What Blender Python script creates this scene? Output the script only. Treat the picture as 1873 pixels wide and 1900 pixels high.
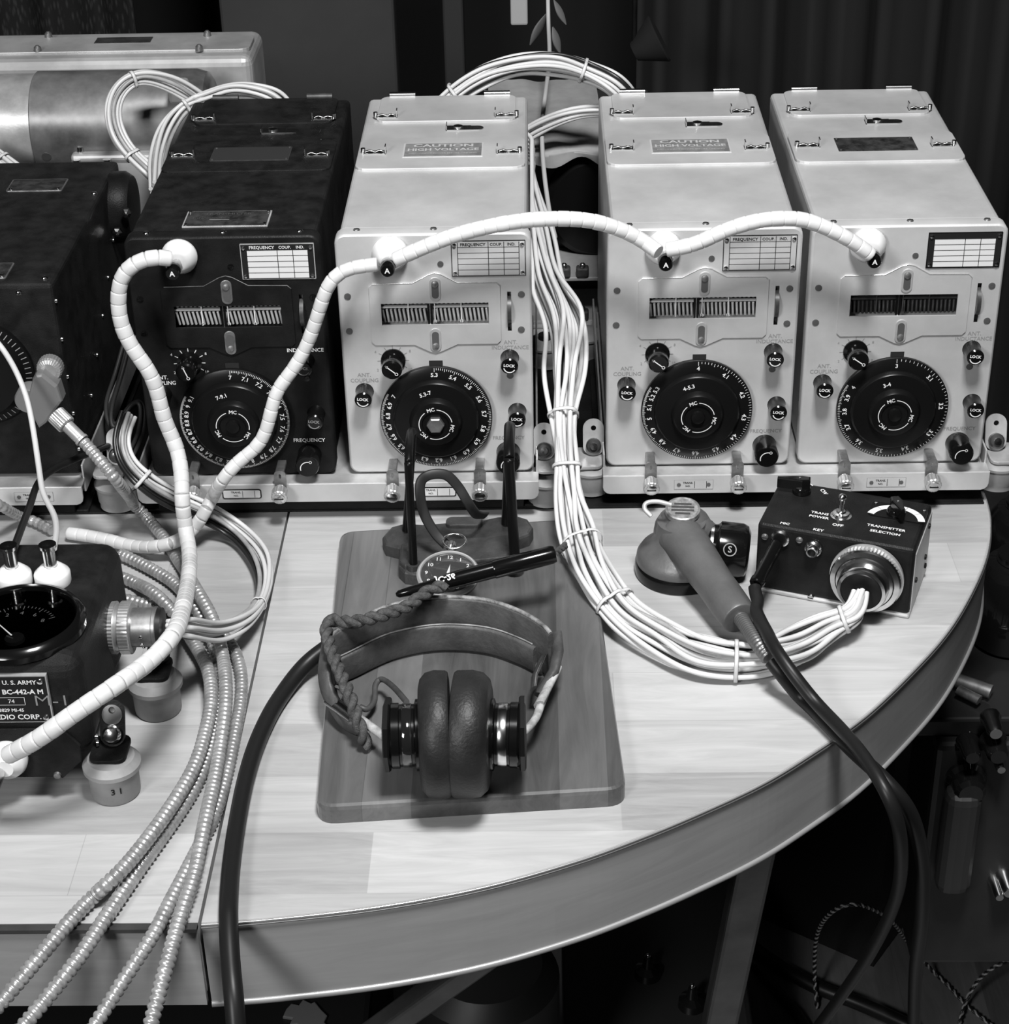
import bpy, bmesh, math, random
from mathutils import Matrix, Vector
random.seed(7)
for _o in list(bpy.data.objects): bpy.data.objects.remove(_o)
SC = bpy.context.scene
COL = SC.collection
PI = math.pi
DZ = 0.786            # working coordinates have z=0 at the foot of the transmitter panels; the floor is 0.786 below
TT = -0.036           # table top in working coordinates
# ------------------------------------------------------------------ camera
cam_d = bpy.data.cameras.new('camera'); cam = bpy.data.objects.new('camera', cam_d); COL.objects.link(cam)
CP = Vector((.153, -1.299, .7316))
_p, _y, _r = .5342, -.0241, -.0236
CF = Vector((math.sin(_y)*math.cos(_p), math.cos(_y)*math.cos(_p), -math.sin(_p)))
_rr = Vector((math.cos(_y), -math.sin(_y), 0)); _uu = _rr.cross(CF)
CR = _rr*math.cos(_r) + _uu*math.sin(_r); CU = _uu*math.cos(_r) - _rr*math.sin(_r)
FPX = 3490.9
cam.matrix_world = Matrix(((CR.x, CU.x, -CF.x, CP.x), (CR.y, CU.y, -CF.y, CP.y), (CR.z, CU.z, -CF.z, CP.z+DZ), (0, 0, 0, 1)))
cam_d.sensor_fit = 'HORIZONTAL'; cam_d.sensor_width = 36; cam_d.lens = FPX/1873*36
cam_d.clip_start = .02; cam_d.clip_end = 50
SC.camera = cam
# ------------------------------------------------------------------ world, exposure, lights
w = bpy.data.worlds.new('world'); SC.world = w; w.use_nodes = True
w.node_tree.nodes['Background'].inputs[0].default_value = (.5, .5, .5, 1)
w.node_tree.nodes['Background'].inputs[1].default_value = .05
SC.view_settings.view_transform = 'Standard'; SC.view_settings.look = 'None'
SC.view_settings.gamma = 1; SC.view_settings.use_curve_mapping = False
SC.view_settings.exposure = 0.0
def area(name, loc, target, size, energy, sy=None, spread=180):
    d = bpy.data.lights.new(name, 'AREA'); d.energy = energy; d.size = size
    if sy: d.shape = 'RECTANGLE'; d.size_y = sy
    d.spread = math.radians(spread)
    o = bpy.data.objects.new(name, d); COL.objects.link(o)
    o.location = (loc[0], loc[1], loc[2]+DZ)
    v = Vector(target) - Vector(loc); o.rotation_euler = v.to_track_quat('-Z', 'Y').to_euler()
    return o
area('ceiling_lamp', (.30, -.78, 1.60), (.22, -.05, 0), .30, 20, spread=120)
area('fill_light', (-.9, -2.1, 1.3), (.0, -.15, 0), .50, 15, spread=120)  # fill without a visible source, added to brighten the desk front at left
# ------------------------------------------------------------------ helpers
def P(x, y, ax, v):
    d = CF + CR*((x-936.5)/FPX) - CU*((y-950.4)/FPX)
    i = 'xyz'.index(ax); t = (v-CP[i])/d[i]
    return CP + d*t
MATS = {}
def mat(name, v, rough=.5, metal=0, noise=None, bump=None, spec=.5, rvar=None, coat=0):
    if name in MATS: return MATS[name]
    m = bpy.data.materials.new(name); m.use_nodes = True; nt = m.node_tree; b = nt.nodes['Principled BSDF']
    b.inputs['Base Color'].default_value = (v, v, v, 1); b.inputs['Roughness'].default_value = rough
    b.inputs['Metallic'].default_value = metal; b.inputs['Specular IOR Level'].default_value = spec
    b.inputs['Coat Weight'].default_value = coat
    tc = nt.nodes.new('ShaderNodeTexCoord')
    if noise:
        sc, lo, hi = noise[:3]
        mp = nt.nodes.new('ShaderNodeMapping'); nt.links.new(tc.outputs['Object'], mp.inputs[0])
        mp.inputs['Scale'].default_value = noise[3] if len(noise) > 3 else (1, 1, 1)
        n = nt.nodes.new('ShaderNodeTexNoise'); n.inputs['Scale'].default_value = sc; n.inputs['Detail'].default_value = 6
        n.inputs['Roughness'].default_value = .6
        nt.links.new(mp.outputs[0], n.inputs['Vector'])
        r = nt.nodes.new('ShaderNodeValToRGB'); r.color_ramp.elements[0].position = .35; r.color_ramp.elements[1].position = .65
        r.color_ramp.elements[0].color = (v*lo, v*lo, v*lo, 1); r.color_ramp.elements[1].color = (v*hi, v*hi, v*hi, 1)
        nt.links.new(n.outputs['Fac'], r.inputs[0]); nt.links.new(r.outputs[0], b.inputs['Base Color'])
        if rvar:
            q = nt.nodes.new('ShaderNodeMapRange'); q.inputs['To Min'].default_value = rough-rvar; q.inputs['To Max'].default_value = rough+rvar
            nt.links.new(n.outputs['Fac'], q.inputs[0]); nt.links.new(q.outputs[0], b.inputs['Roughness'])
    if bump:
        n2 = nt.nodes.new('ShaderNodeTexNoise'); n2.inputs['Scale'].default_value = bump[0]; n2.inputs['Detail'].default_value = 3
        nt.links.new(tc.outputs['Object'], n2.inputs['Vector'])
        bp = nt.nodes.new('ShaderNodeBump'); bp.inputs['Strength'].default_value = bump[1]; bp.inputs['Distance'].default_value = .001
        nt.links.new(n2.outputs['Fac'], bp.inputs['Height']); nt.links.new(bp.outputs[0], b.inputs['Normal'])
    MATS[name] = m; return m
def wood(name, dark, light, row, length, grain=1.0, coord='Object', swap=False, rough=.35, coat=.15, mortar=.0009):
    m = bpy.data.materials.new(name); m.use_nodes = True; nt = m.node_tree; b = nt.nodes['Principled BSDF']
    tc = nt.nodes.new('ShaderNodeTexCoord'); mp = nt.nodes.new('ShaderNodeMapping')
    nt.links.new(tc.outputs[coord], mp.inputs[0])
    if swap: mp.inputs['Rotation'].default_value = (0, 0, PI/2)
    br = nt.nodes.new('ShaderNodeTexBrick'); nt.links.new(mp.outputs[0], br.inputs['Vector'])
    br.inputs['Scale'].default_value = 1; br.inputs['Brick Width'].default_value = length; br.inputs['Row Height'].default_value = row
    br.inputs['Mortar Size'].default_value = mortar*.35; br.inputs['Mortar Smooth'].default_value = .3; br.offset = .37; br.offset_frequency = 2
    br.inputs['Color1'].default_value = (0, 0, 0, 1); br.inputs['Color2'].default_value = (1, 1, 1, 1); br.inputs['Mortar'].default_value = (.15, .15, .15, 1)
    m2 = nt.nodes.new('ShaderNodeMapping'); nt.links.new(mp.outputs[0], m2.inputs[0]); m2.inputs['Scale'].default_value = (1.6, 14, 14)
    n = nt.nodes.new('ShaderNodeTexNoise'); n.inputs['Scale'].default_value = 5*grain; n.inputs['Detail'].default_value = 8; n.inputs['Roughness'].default_value = .65
    n.inputs['Distortion'].default_value = 1.2
    nt.links.new(m2.outputs[0], n.inputs['Vector'])
    mx = nt.nodes.new('ShaderNodeMix'); mx.data_type = 'FLOAT'; mx.inputs[0].default_value = .70
    nt.links.new(br.outputs['Color'], mx.inputs[2]); nt.links.new(n.outputs['Fac'], mx.inputs[3])
    n3 = nt.nodes.new('ShaderNodeTexNoise'); n3.inputs['Scale'].default_value = 7; n3.inputs['Detail'].default_value = 3
    nt.links.new(mp.outputs[0], n3.inputs['Vector'])
    mx2 = nt.nodes.new('ShaderNodeMix'); mx2.data_type = 'FLOAT'; mx2.inputs[0].default_value = .25
    nt.links.new(mx.outputs[0], mx2.inputs[2]); nt.links.new(n3.outputs['Fac'], mx2.inputs[3])
    r = nt.nodes.new('ShaderNodeValToRGB'); r.color_ramp.elements[0].position = .25; r.color_ramp.elements[1].position = .75
    r.color_ramp.elements[0].color = (dark, dark, dark, 1); r.color_ramp.elements[1].color = (light, light, light, 1)
    nt.links.new(mx2.outputs[0], r.inputs[0]); nt.links.new(r.outputs[0], b.inputs['Base Color'])
    b.inputs['Roughness'].default_value = rough; b.inputs['Coat Weight'].default_value = coat; b.inputs['Coat Roughness'].default_value = .25
    return m

class MB:
    def __init__(s, m=None):
        s.v = []; s.f = []; s.mi = []; s.sm = []; s.mats = []; s.M = m or Matrix(); s.uv = None
    def _mi(s, m):
        if m not in s.mats: s.mats.append(m)
        return s.mats.index(m)
    def add(s, vs, fs, m, smooth=False, M=None):
        T = s.M @ M if M is not None else s.M
        k = len(s.v); s.v += [tuple(T @ Vector(p)) for p in vs]
        i = s._mi(m)
        for f in fs: s.f.append(tuple(k+j for j in f)); s.mi.append(i); s.sm.append(smooth)
    def loft(s, loops, m, cap0=True, cap1=True, smooth=False, closed=True, M=None):
        vs = [p for L in loops for p in L]; n = len(loops[0]); fs = []
        for a in range(len(loops)-1):
            for j in range(n if closed else n-1):
                k = (j+1) % n; fs.append((a*n+j, a*n+k, (a+1)*n+k, (a+1)*n+j))
        s.add(vs, fs, m, smooth, M)
        if cap0: s.add(loops[0], [tuple(reversed(range(n)))], m, False, M)
        if cap1: s.add(loops[-1], [tuple(range(n))], m, False, M)
    def prism(s, pts, z0, z1, m, bev=0, M=None, smooth=False):
        def ins(pp, d):
            n = len(pp); out = []
            for i in range(n):
                a = Vector(pp[i-1]); b = Vector(pp[i]); c = Vector(pp[(i+1) % n])
                e1 = (b-a).normalized(); e2 = (c-b).normalized(); t = (Vector((-e1.y, e1.x))+Vector((-e2.y, e2.x)))
                if t.length < 1e-6: t = Vector((-e1.y, e1.x))
                t.normalize(); q = max(.5, t.dot(Vector((-e1.y, e1.x))))
                out.append(tuple(b+t*(d/q)))
            return out
        area_ = sum(pts[i-1][0]*pts[i][1]-pts[i][0]*pts[i-1][1] for i in range(len(pts)))
        if area_ < 0: pts = list(reversed(pts))
        if bev:
            s.loft([[(x, y, z0) for x, y in pts], [(x, y, z1-bev) for x, y in pts], [(x, y, z1-bev*.3) for x, y in ins(pts, bev*.3)], [(x, y, z1) for x, y in ins(pts, bev)]], m, smooth=smooth, M=M)
        else: s.loft([[(x, y, z0) for x, y in pts], [(x, y, z1) for x, y in pts]], m, smooth=smooth, M=M)
    def holed(s, outer, holes, z0, z1, m, M=None):
        bm = bmesh.new()
        for L in [outer]+holes:
            vv = [bm.verts.new((x, y, 0)) for x, y in L]
            for i in range(len(vv)): bm.edges.new((vv[i-1], vv[i]))
        bmesh.ops.triangle_fill(bm, use_beauty=True, use_dissolve=False, edges=bm.edges[:])
        bm.verts.index_update()
        vs = [tuple(v.co) for v in bm.verts]; fs = []
        for f in bm.faces:
            ix = [v.index for v in f.verts]
            if f.normal.z < 0: ix.reverse()
            fs.append(tuple(ix))
        bm.free()
        s.add([(x, y, z1) for x, y, _ in vs], fs, m, False, M)
        s.add([(x, y, z0) for x, y, _ in vs], [tuple(reversed(f)) for f in fs], m, False, M)
        for L, out in [(outer, True)]+[(h, False) for h in holes]:
            ar = sum(L[i-1][0]*L[i][1]-L[i][0]*L[i-1][1] for i in range(len(L)))
            if (ar > 0) != out: L = list(reversed(L))
            n = len(L)
            s.add([(x, y, z0) for x, y in L]+[(x, y, z1) for x, y in L], [(i, (i+1) % n, n+(i+1) % n, n+i) for i in range(n)], m, False, M)
    def box(s, lo, hi, m, bev=0, seg=2, M=None):
        bm = bmesh.new(); bmesh.ops.create_cube(bm, size=1)
        for v in bm.verts: v.co = Vector([lo[i]+(v.co[i]+.5)*(hi[i]-lo[i]) for i in range(3)])
        if bev: bmesh.ops.bevel(bm, geom=bm.edges[:], offset=min(bev, .49*min(hi[i]-lo[i] for i in range(3))), segments=seg, profile=.5, affect='EDGES')
        bm.verts.index_update()
        s.add([tuple(v.co) for v in bm.verts], [tuple(v.index for v in f.verts) for f in bm.faces], m, False, M); bm.free()
    def lathe(s, prof, m, c=(0, 0), seg=32, M=None, smooth=True, knurl=0, open=False):
        # prof: (r, z) going up the axis
        loops = []
        for r, z in prof:
            L = []
            for i in range(seg):
                rr_ = r*(1-knurl*(i % 2)) if knurl and r > 1e-5 else r
                L.append((c[0]+max(rr_, 1e-5)*math.cos(2*PI*i/seg), c[1]+max(rr_, 1e-5)*math.sin(2*PI*i/seg), z))
            loops.append(L)
        # split loops at sharp corners by doubling so that shading stays crisp
        segs = []; cur = [loops[0]]
        for i in range(1, len(loops)):
            cur.append(loops[i])
            if i < len(loops)-1:
                a = Vector((prof[i][0]-prof[i-1][0], prof[i][1]-prof[i-1][1])); b = Vector((prof[i+1][0]-prof[i][0], prof[i+1][1]-prof[i][1]))
                if a.length > 1e-7 and b.length > 1e-7 and a.angle(b) > math.radians(35): segs.append(cur); cur = [loops[i]]
        segs.append(cur)
        for q in segs: s.loft(q, m, False, False, smooth=smooth and not knurl, M=M)
        if not open: s.add(loops[0], [tuple(reversed(range(seg)))], m, False, M); s.add(loops[-1], [tuple(range(seg))], m, False, M)
    def cyl(s, a, b, r, m, seg=16, r2=None, bev=0):
        a = Vector(a); b = Vector(b); d = b-a; L = d.length
        q = d.to_track_quat('Z', 'Y').to_matrix().to_4x4(); T = Matrix.Translation(a) @ q
        r2 = r if r2 is None else r2
        pr = [(r-bev, 0), (r, bev), (r2, L-bev), (r2-bev, L)] if bev else [(r, 0), (r2, L)]
        s.lathe(pr, m, seg=seg, M=T)
    def tube(s, pts, r, m, sides=10, rad=None, caps=True, flat=None):
        # pts: dense list of Vectors ; rad: function of arc length -> radius factor
        pts = [Vector(p) for p in pts]; n = len(pts); t0 = (pts[1]-pts[0]).normalized()
        nrm = t0.orthogonal().normalized(); loops = []; acc = 0
        if flat: nrm = (Vector(flat)-t0*t0.dot(Vector(flat))).normalized()
        for i in range(n):
            t = (pts[min(i+1, n-1)]-pts[max(i-1, 0)]).normalized()
            nrm = (nrm-t*nrm.dot(t)).normalized(); bn = t.cross(nrm)
            if i: acc += (pts[i]-pts[i-1]).length
            k = rad(acc, i) if rad else 1
            rx, ry = (r if isinstance(r, tuple) else (r, r))
            loops.append([tuple(pts[i]+nrm*(math.cos(2*PI*j/sides)*rx*k)+bn*(math.sin(2*PI*j/sides)*ry*k)) for j in range(sides)])
        s.loft(loops, m, caps, caps, smooth=True)
    def sphere(s, c, r, m, seg=16, sc=(1, 1, 1)):
        pr = [(r*math.sin(PI*i/10), -r*math.cos(PI*i/10)) for i in range(11)]
        s.lathe(pr, m, seg=seg, M=Matrix.Translation(c) @ Matrix.Diagonal((sc[0], sc[1], sc[2], 1)))
    def text(s, t, x, y, z, size, m, rot=0, ax='CENTER', bold=0, M=None, sx=1):
        key = (t, ax, bold)
        if key not in FONT:
            c = bpy.data.curves.new('f', 'FONT'); c.body = t; c.size = 1; c.align_x = ax; c.align_y = 'CENTER'; c.resolution_u = 2; c.offset = bold
            o = bpy.data.objects.new('f', c); me = o.to_mesh()
            FONT[key] = ([tuple(v.co) for v in me.vertices], [tuple(p.vertices) for p in me.polygons])
            o.to_mesh_clear(); bpy.data.objects.remove(o); bpy.data.curves.remove(c)
        vs, fs = FONT[key]
        T = Matrix.Translation((x, y, z)) @ Matrix.Rotation(rot, 4, 'Z') @ Matrix.Diagonal((size*sx, size, 1, 1))
        if M is not None: T = M @ T
        s.add(vs, fs, m, False, T)
    def arc(s, cx, cy, z, r, a0, a1, wd, m, n=16, M=None):
        vs = []; 
        for i in range(n+1):
            a = a0+(a1-a0)*i/n
            vs += [(cx+(r-wd/2)*math.cos(a), cy+(r-wd/2)*math.sin(a), z), (cx+(r+wd/2)*math.cos(a), cy+(r+wd/2)*math.sin(a), z)]
        fs = [(2*i, 2*i+1, 2*i+3, 2*i+2) for i in range(n)]
        if a1 < a0: fs = [tuple(reversed(f)) for f in fs]
        s.add(vs, fs, m, False, M)
    def rect(s, x0, y0, x1, y1, z, m, M=None):
        s.add([(x0, y0, z), (x1, y0, z), (x1, y1, z), (x0, y1, z)], [(0, 1, 2, 3)], m, False, M)
    def build(s, name, parent=None, origin=None, world=False, weld=False):
        me = bpy.data.meshes.new(name); vs = s.v
        o = bpy.data.objects.new(name, me); COL.objects.link(o)
        if parent is not None:
            o.parent = parent
            if world:
                inv = ROOT[parent.name].inverted(); vs = [tuple(inv @ Vector(p)) for p in vs]
            ROOT[o.name] = ROOT[parent.name]
        else:
            if origin is None:
                xs = [p[0] for p in vs]; ys = [p[1] for p in vs]; zs = [p[2] for p in vs]
                origin = ((min(xs)+max(xs))/2, (min(ys)+max(ys))/2, min(zs))
            vs = [(p[0]-origin[0], p[1]-origin[1], p[2]-origin[2]) for p in vs]
            o.location = (origin[0], origin[1], origin[2]+DZ); ROOT[o.name] = Matrix.Translation(origin)
        me.from_pydata(vs, [], s.f)
        for m in s.mats: me.materials.append(m)
        me.polygons.foreach_set('material_index', s.mi); me.polygons.foreach_set('use_smooth', s.sm)
        if s.uv: 
            l = me.uv_layers.new(name='uv'); l.data.foreach_set('uv', [c for p in s.uv for c in p])
        me.update(); return o
FONT = {}; ROOT = {}
def thing(name, label, cat, loc, rz=0, group=None):
    o = bpy.data.objects.new(name, None); COL.objects.link(o); o.empty_display_size = .02
    o.location = (loc[0], loc[1], loc[2]+DZ); o.rotation_euler = (0, 0, rz)
    ROOT[o.name] = Matrix.Translation(loc) @ Matrix.Rotation(rz, 4, 'Z')
    o['label'] = label; o['category'] = cat
    if group: o['group'] = group
    return o
def tag(o, label, cat, group=None):
    o['label'] = label; o['category'] = cat
    if group: o['group'] = group
    return o
def struct(o): o['kind'] = 'structure'; return o
def rr(x0, y0, x1, y1, r, n=4):
    out = []
    for cx, cy, a in ((x1-r, y0+r, -PI/2), (x1-r, y1-r, 0), (x0+r, y1-r, PI/2), (x0+r, y0+r, PI)):
        for i in range(n+1): out.append((cx+r*math.cos(a+PI/2*i/n), cy+r*math.sin(a+PI/2*i/n)))
    return out
def circ(cx, cy, r, n=16): return [(cx+r*math.cos(2*PI*i/n), cy+r*math.sin(2*PI*i/n)) for i in range(n)]
def spline(pts, n=12):
    pts = [Vector(p) for p in pts]; q = [pts[0]*2-pts[1]]+pts+[pts[-1]*2-pts[-2]]; out = []
    for i in range(1, len(q)-2):
        a, b, c, d = q[i-1:i+3]
        # centripetal-ish Catmull-Rom with uniform knots
        for k in range(n):
            t = k/n; out.append(.5*((2*b)+(c-a)*t+(2*a-5*b+4*c-d)*t*t+(3*b-a-3*c+d)*t*t*t))
    out.append(pts[-1]); return out
def resample(pts, step):
    out = [pts[0]]; acc = 0
    for i in range(1, len(pts)):
        a, b = pts[i-1], pts[i]; L = (b-a).length
        while acc+L >= step:
            t = (step-acc)/L; a = a+(b-a)*t; out.append(a); L = (b-a).length; acc = 0
        acc += L
    if (out[-1]-pts[-1]).length > step*.3: out.append(pts[-1])
    return out
RX = Matrix.Rotation(PI/2, 4, 'X')      # (u, v, w) -> (x=u, z=v, y=-w): builds on an upright panel facing the viewer
# ------------------------------------------------------------------ materials
ALU = mat('aluminium', .55, .42, .35, noise=(14, .86, 1.08), bump=(600, .05), rvar=.06)
ALU2 = mat('aluminium_worn', .52, .38, .45, noise=(30, .72, 1.1), bump=(500, .06), rvar=.08)
ALUD = mat('aluminium_dull', .46, .45, .35, noise=(18, .75, 1.1), rvar=.05)
EDGE = mat('bright_edge', .8, .25, .8)
CHR = mat('nickel', .72, .2, 1.0, noise=(60, .8, 1.05))
STL = mat('dull_steel', .3, .4, .8, noise=(80, .6, 1.2))
STD = mat('grey_screw', .14, .45, .6)
BRS = mat('brass_knurled', .62, .35, .75, noise=(60, .8, 1.1))
BLK = mat('black_paint', .009, .42, 0, noise=(40, .7, 1.4), bump=(900, .25), spec=.13)
BLW = mat('black_wrinkle', .011, .5, 0, noise=(60, .6, 1.5), bump=(1600, .5), spec=.13)
BKL = mat('bakelite', .004, .15, 0, spec=.35)
BKD = mat('bakelite_dull', .005, .30, 0, spec=.16)
HOL = mat('dark_hole', .01, .7)
DKG = mat('dark_grey_metal', .07, .4, .5, noise=(70, .6, 1.4))
RUB = mat('black_rubber', .010, .4, 0, spec=.25)
WHI = mat('white_lettering', .7, .6)
BLI = mat('black_lettering', .012, .6, spec=.15)
GRI = mat('faint_lettering', .22, .6)
CER = mat('white_porcelain', .72, .15, 0, coat=.4)
BEAD = mat('white_ceramic_bead', .60, .3, 0, noise=(90, .93, 1.03))
BEADG = mat('bead_joint', .3, .6)
WIRE = mat('white_wire', .56, .35, 0)
WIREG = mat('grey_wire', .30, .4, 0, noise=(60, .8, 1.2))
WIREB = mat('black_wire', .012, .35, 0)
TIE = mat('cable_tie', .55, .4)
CARD = mat('card_paper', .62, .5)
COI = mat('coil_silver', .62, .3, .25)
GLS = bpy.data.materials.new('thin_glass'); GLS.use_nodes = True; _n = GLS.node_tree; _n.nodes.clear()
_o = _n.nodes.new('ShaderNodeOutputMaterial'); _m = _n.nodes.new('ShaderNodeMixShader'); _t = _n.nodes.new('ShaderNodeBsdfTransparent'); _g = _n.nodes.new('ShaderNodeBsdfGlossy')
_f = _n.nodes.new('ShaderNodeFresnel'); _f.inputs[0].default_value = 1.45; _g.inputs['Roughness'].default_value = .04; _t.inputs[0].default_value = (.93, .93, .93, 1)
_n.links.new(_f.outputs[0], _m.inputs[0]); _n.links.new(_t.outputs[0], _m.inputs[1]); _n.links.new(_g.outputs[0], _m.inputs[2]); _n.links.new(_m.outputs[0], _o.inputs[0])
PLT = mat('name_plate_dark', .03, .35, .2, noise=(120, .5, 2.0))
CAUT = mat('caution_plate', .30, .4, .4, noise=(90, .7, 1.2))
CAUL = mat('caution_letter', .62, .4, .3)
HOSE = mat('conduit_steel', .42, .3, .5, noise=(120, .75, 1.15))
GREY = mat('grey_cast', .115, .42, .3, noise=(40, .85, 1.15), bump=(500, .15))
CASTI = mat('dark_cast', .045, .42, .3, noise=(60, .7, 1.5), bump=(400, .3))
LEA = mat('brown_leather', .05, .5, 0, noise=(50, .7, 1.4), bump=(300, .4))
LEAL = mat('worn_leather', .2, .5, 0, noise=(120, .3, 1.6), bump=(500, .5))
CORD = mat('brown_cord', .05, .7, 0, noise=(300, .6, 1.6), bump=(1500, .8))
CUSH = mat('ear_cushion', .014, .45, 0, noise=(30, .7, 1.5), bump=(500, .3), spec=.28)
FABT = mat('white_tape', .42, .6, 0, noise=(150, .6, 1.2))
CUP = mat('mount_cup', .27, .5, .1, noise=(60, .85, 1.1))
TRIM = mat('edge_trim', .34, .4, .4)
TABW = wood('tabletop_wood', .23, .50, .056, .42, rough=.45, coat=.02)
BNDW = wood('edge_wood', .24, .38, .031, .34, coord='UV')
BRDW = wood('board_wood', .02, .15, .031, 2.0, swap=True, rough=.3, coat=.35, grain=.7)
FLRW = wood('floor_wood', .06, .20, .09, 1.2, swap=True, rough=.45)
# ------------------------------------------------------------------ the room
FL = -DZ
b = MB(); b.box((-3.2, -2.6, FL-.05), (3.4, 2.0, FL), FLRW); struct(b.build('floor', origin=(0, 0, FL)))
WALLM = mat('wall_paint', .06, .7, 0, noise=(3, .85, 1.15))
WALD = mat('wall_dark', .012, .8)
b = MB(); b.box((-3.2, 2.0, FL), (3.4, 2.1, 1.9), WALD); struct(b.build('wall_back'))
b = MB(); b.box((-3.3, -2.6, FL), (-3.2, 2.1, 1.9), WALLM); struct(b.build('wall_left'))
b = MB(); b.box((3.4, -2.6, FL), (3.5, 2.1, 1.9), WALLM); struct(b.build('wall_right'))
b = MB(); b.box((-3.3, -2.7, FL), (3.5, -2.6, 1.9), WALLM); struct(b.build('wall_front'))
b = MB(); b.box((-3.3, -2.7, 1.9), (3.5, 2.1, 1.95), WALLM); struct(b.build('ceiling'))
# grey screen panel standing behind the desk
b = MB(); GP = mat('screen_grey', .050, .6, 0, noise=(5, .85, 1.1))
x0 = P(413, 80, 'y', 1.3).x; x1 = P(735, 80, 'y', 1.3).x
b.box((x0, 1.3, FL), (x1, 1.34, .35), GP, .004); t = b.build('screen_panel')
tag(t, 'plain dark grey upright panel standing behind the black transmitter', 'panel')
b = MB(); xp = P(842, 60, 'y', 1.2).x; b.box((xp-.014, 1.2, FL), (xp+.014, 1.23, .35), mat('post_dark', .03, .5), .003)
tag(b.build('upright_post'), 'narrow dark upright post right of the grey panel', 'post')
# curtains : folded cloth
def curtain(name, x0, x1, y, amp, pitch, m, label):
    b = MB(); n = int((x1-x0)/.012); lo = []; hi = []; 
    for i in range(n+1):
        x = x0+(x1-x0)*i/n; yy = y+amp*math.sin(2*PI*x/pitch+.9*math.sin(5*x))+amp*.3*math.sin(2*PI*x/pitch*2.3)
        lo.append((x, yy, FL+.03)); hi.append((x+.006*math.sin(9*x), yy, .42))
    b.loft([lo+[(p[0], p[1]+.004, p[2]) for p in reversed(lo)], hi+[(p[0], p[1]+.004, p[2]) for p in reversed(hi)]], m, smooth=True)
    return tag(b.build(name), label, 'curtain')
CURM = mat('curtain_black', .016, .8)
curtain('curtain', P(1180, 60, 'y', 1.4).x, P(1873, 60, 'y', 1.4).x+.5, 1.4, .03, .105, CURM, 'black curtain hanging in vertical folds behind the bare metal transmitters')
PAT = bpy.data.materials.new('patterned_cloth'); PAT.use_nodes = True; nt = PAT.node_tree
tc = nt.nodes.new('ShaderNodeTexCoord'); mp = nt.nodes.new('ShaderNodeMapping'); mp.inputs['Scale'].default_value = (40, 40, 12)
vo = nt.nodes.new('ShaderNodeTexVoronoi'); r_ = nt.nodes.new('ShaderNodeValToRGB')
nt.links.new(tc.outputs['Object'], mp.inputs[0]); nt.links.new(mp.outputs[0], vo.inputs['Vector']); nt.links.new(vo.outputs['Distance'], r_.inputs[0])
r_.color_ramp.elements[0].position = .1; r_.color_ramp.elements[0].color = (.045, .045, .045, 1); r_.color_ramp.elements[1].position = .5; r_.color_ramp.elements[1].color = (.008, .008, .008, 1)
nt.links.new(r_.outputs[0], nt.nodes['Principled BSDF'].inputs['Base Color']); nt.nodes['Principled BSDF'].inputs['Roughness'].default_value = .8
curtain('curtain', P(0, 60, 'y', 1.5).x-.6, P(255, 60, 'y', 1.5).x, 1.5, .02, .11, PAT, 'dark leaf-patterned curtain in the top left corner')
# ------------------------------------------------------------------ the desk : straight section on the left, curved section on the right
def band(b, pts, z0, z1, m, th=.004):
    """upright strip following pts (clockwise seen from above), with arc-length uv"""
    n = len(pts); out = []
    for i in range(n):
        t = (pts[min(i+1, n-1)]-pts[max(i-1, 0)]).normalized(); out.append(Vector((pts[i].x+t.y*th, pts[i].y-t.x*th, 0)))
    vs = [(p.x, p.y, z) for z in (z0, z1) for p in out]+[(p.x, p.y, z) for z in (z0, z1) for p in pts]
    fs = []; 
    for i in range(n-1):
        fs += [(i, i+1, n+i+1, n+i), (n+i, n+i+1, 3*n+i+1, 3*n+i), (i+1, i, 2*n+i, 2*n+i+1), (2*n+i+1, 2*n+i, 3*n+i, 3*n+i+1)]
    fs += [(0, n, 3*n, 2*n), (n-1, 2*n+n-1, 3*n+n-1, 2*n-1)]
    b.add(vs, fs, m, False)
    s = [0]
    for i in range(1, n): s.append(s[-1]+(pts[i]-pts[i-1]).length)
    b.uv = []
    def U(k): j = k % n; return (s[j], z1-z0 if (k//n) % 2 else 0)
    for f in fs:
        for k in f: b.uv.append(U(k))
    return out
SX = -.0522
edge = [(-.051, -.472), (-.011, -.468), (.052, -.458), (.113, -.442), (.170, -.419), (.212, -.397), (.25, -.374), (.290, -.347), (.325, -.317), (.367, -.276), (.409, -.223), (.442, -.175), (.469, -.124), (.489, -.077), (.501, -.034), (.507, .01), (.508, .10)]
ev = spline([(x, y, 0) for x, y in edge], 6)
YB = .62
t = thing('desk_section', 'curved light wood desk section with rounded front under the bare metal transmitters', 'desk', (.2, 0, FL))
b = MB(); out = [(v.x, v.y) for v in ev]+[(.508, YB), (SX+.0008, YB)]
b.prism(out, TT-.055, TT, TABW); b.build('tabletop', t, world=True)
b = MB(); o2 = band(b, ev, TT-.0625, TT-.0002, BNDW, .0014); b.build('edge_band', t, world=True)['label'] = 'darker wood edge strip'
b = MB(); b.tube([(v.x, v.y, TT-.0006) for v in o2], .0007, EDGE, 6); b.tube([(v.x*1.002, v.y*1.002, TT-.0022) for v in o2], .0005, STD, 6); b.build('upper_trim', t, world=True)
b = MB(); b.tube([(v.x, v.y, TT-.0640) for v in o2], .0022, TRIM, 8); b.build('lower_trim', t, world=True)
LEGM = mat('leg_steel', .10, .35, .6, noise=(20, .7, 1.2))
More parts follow.
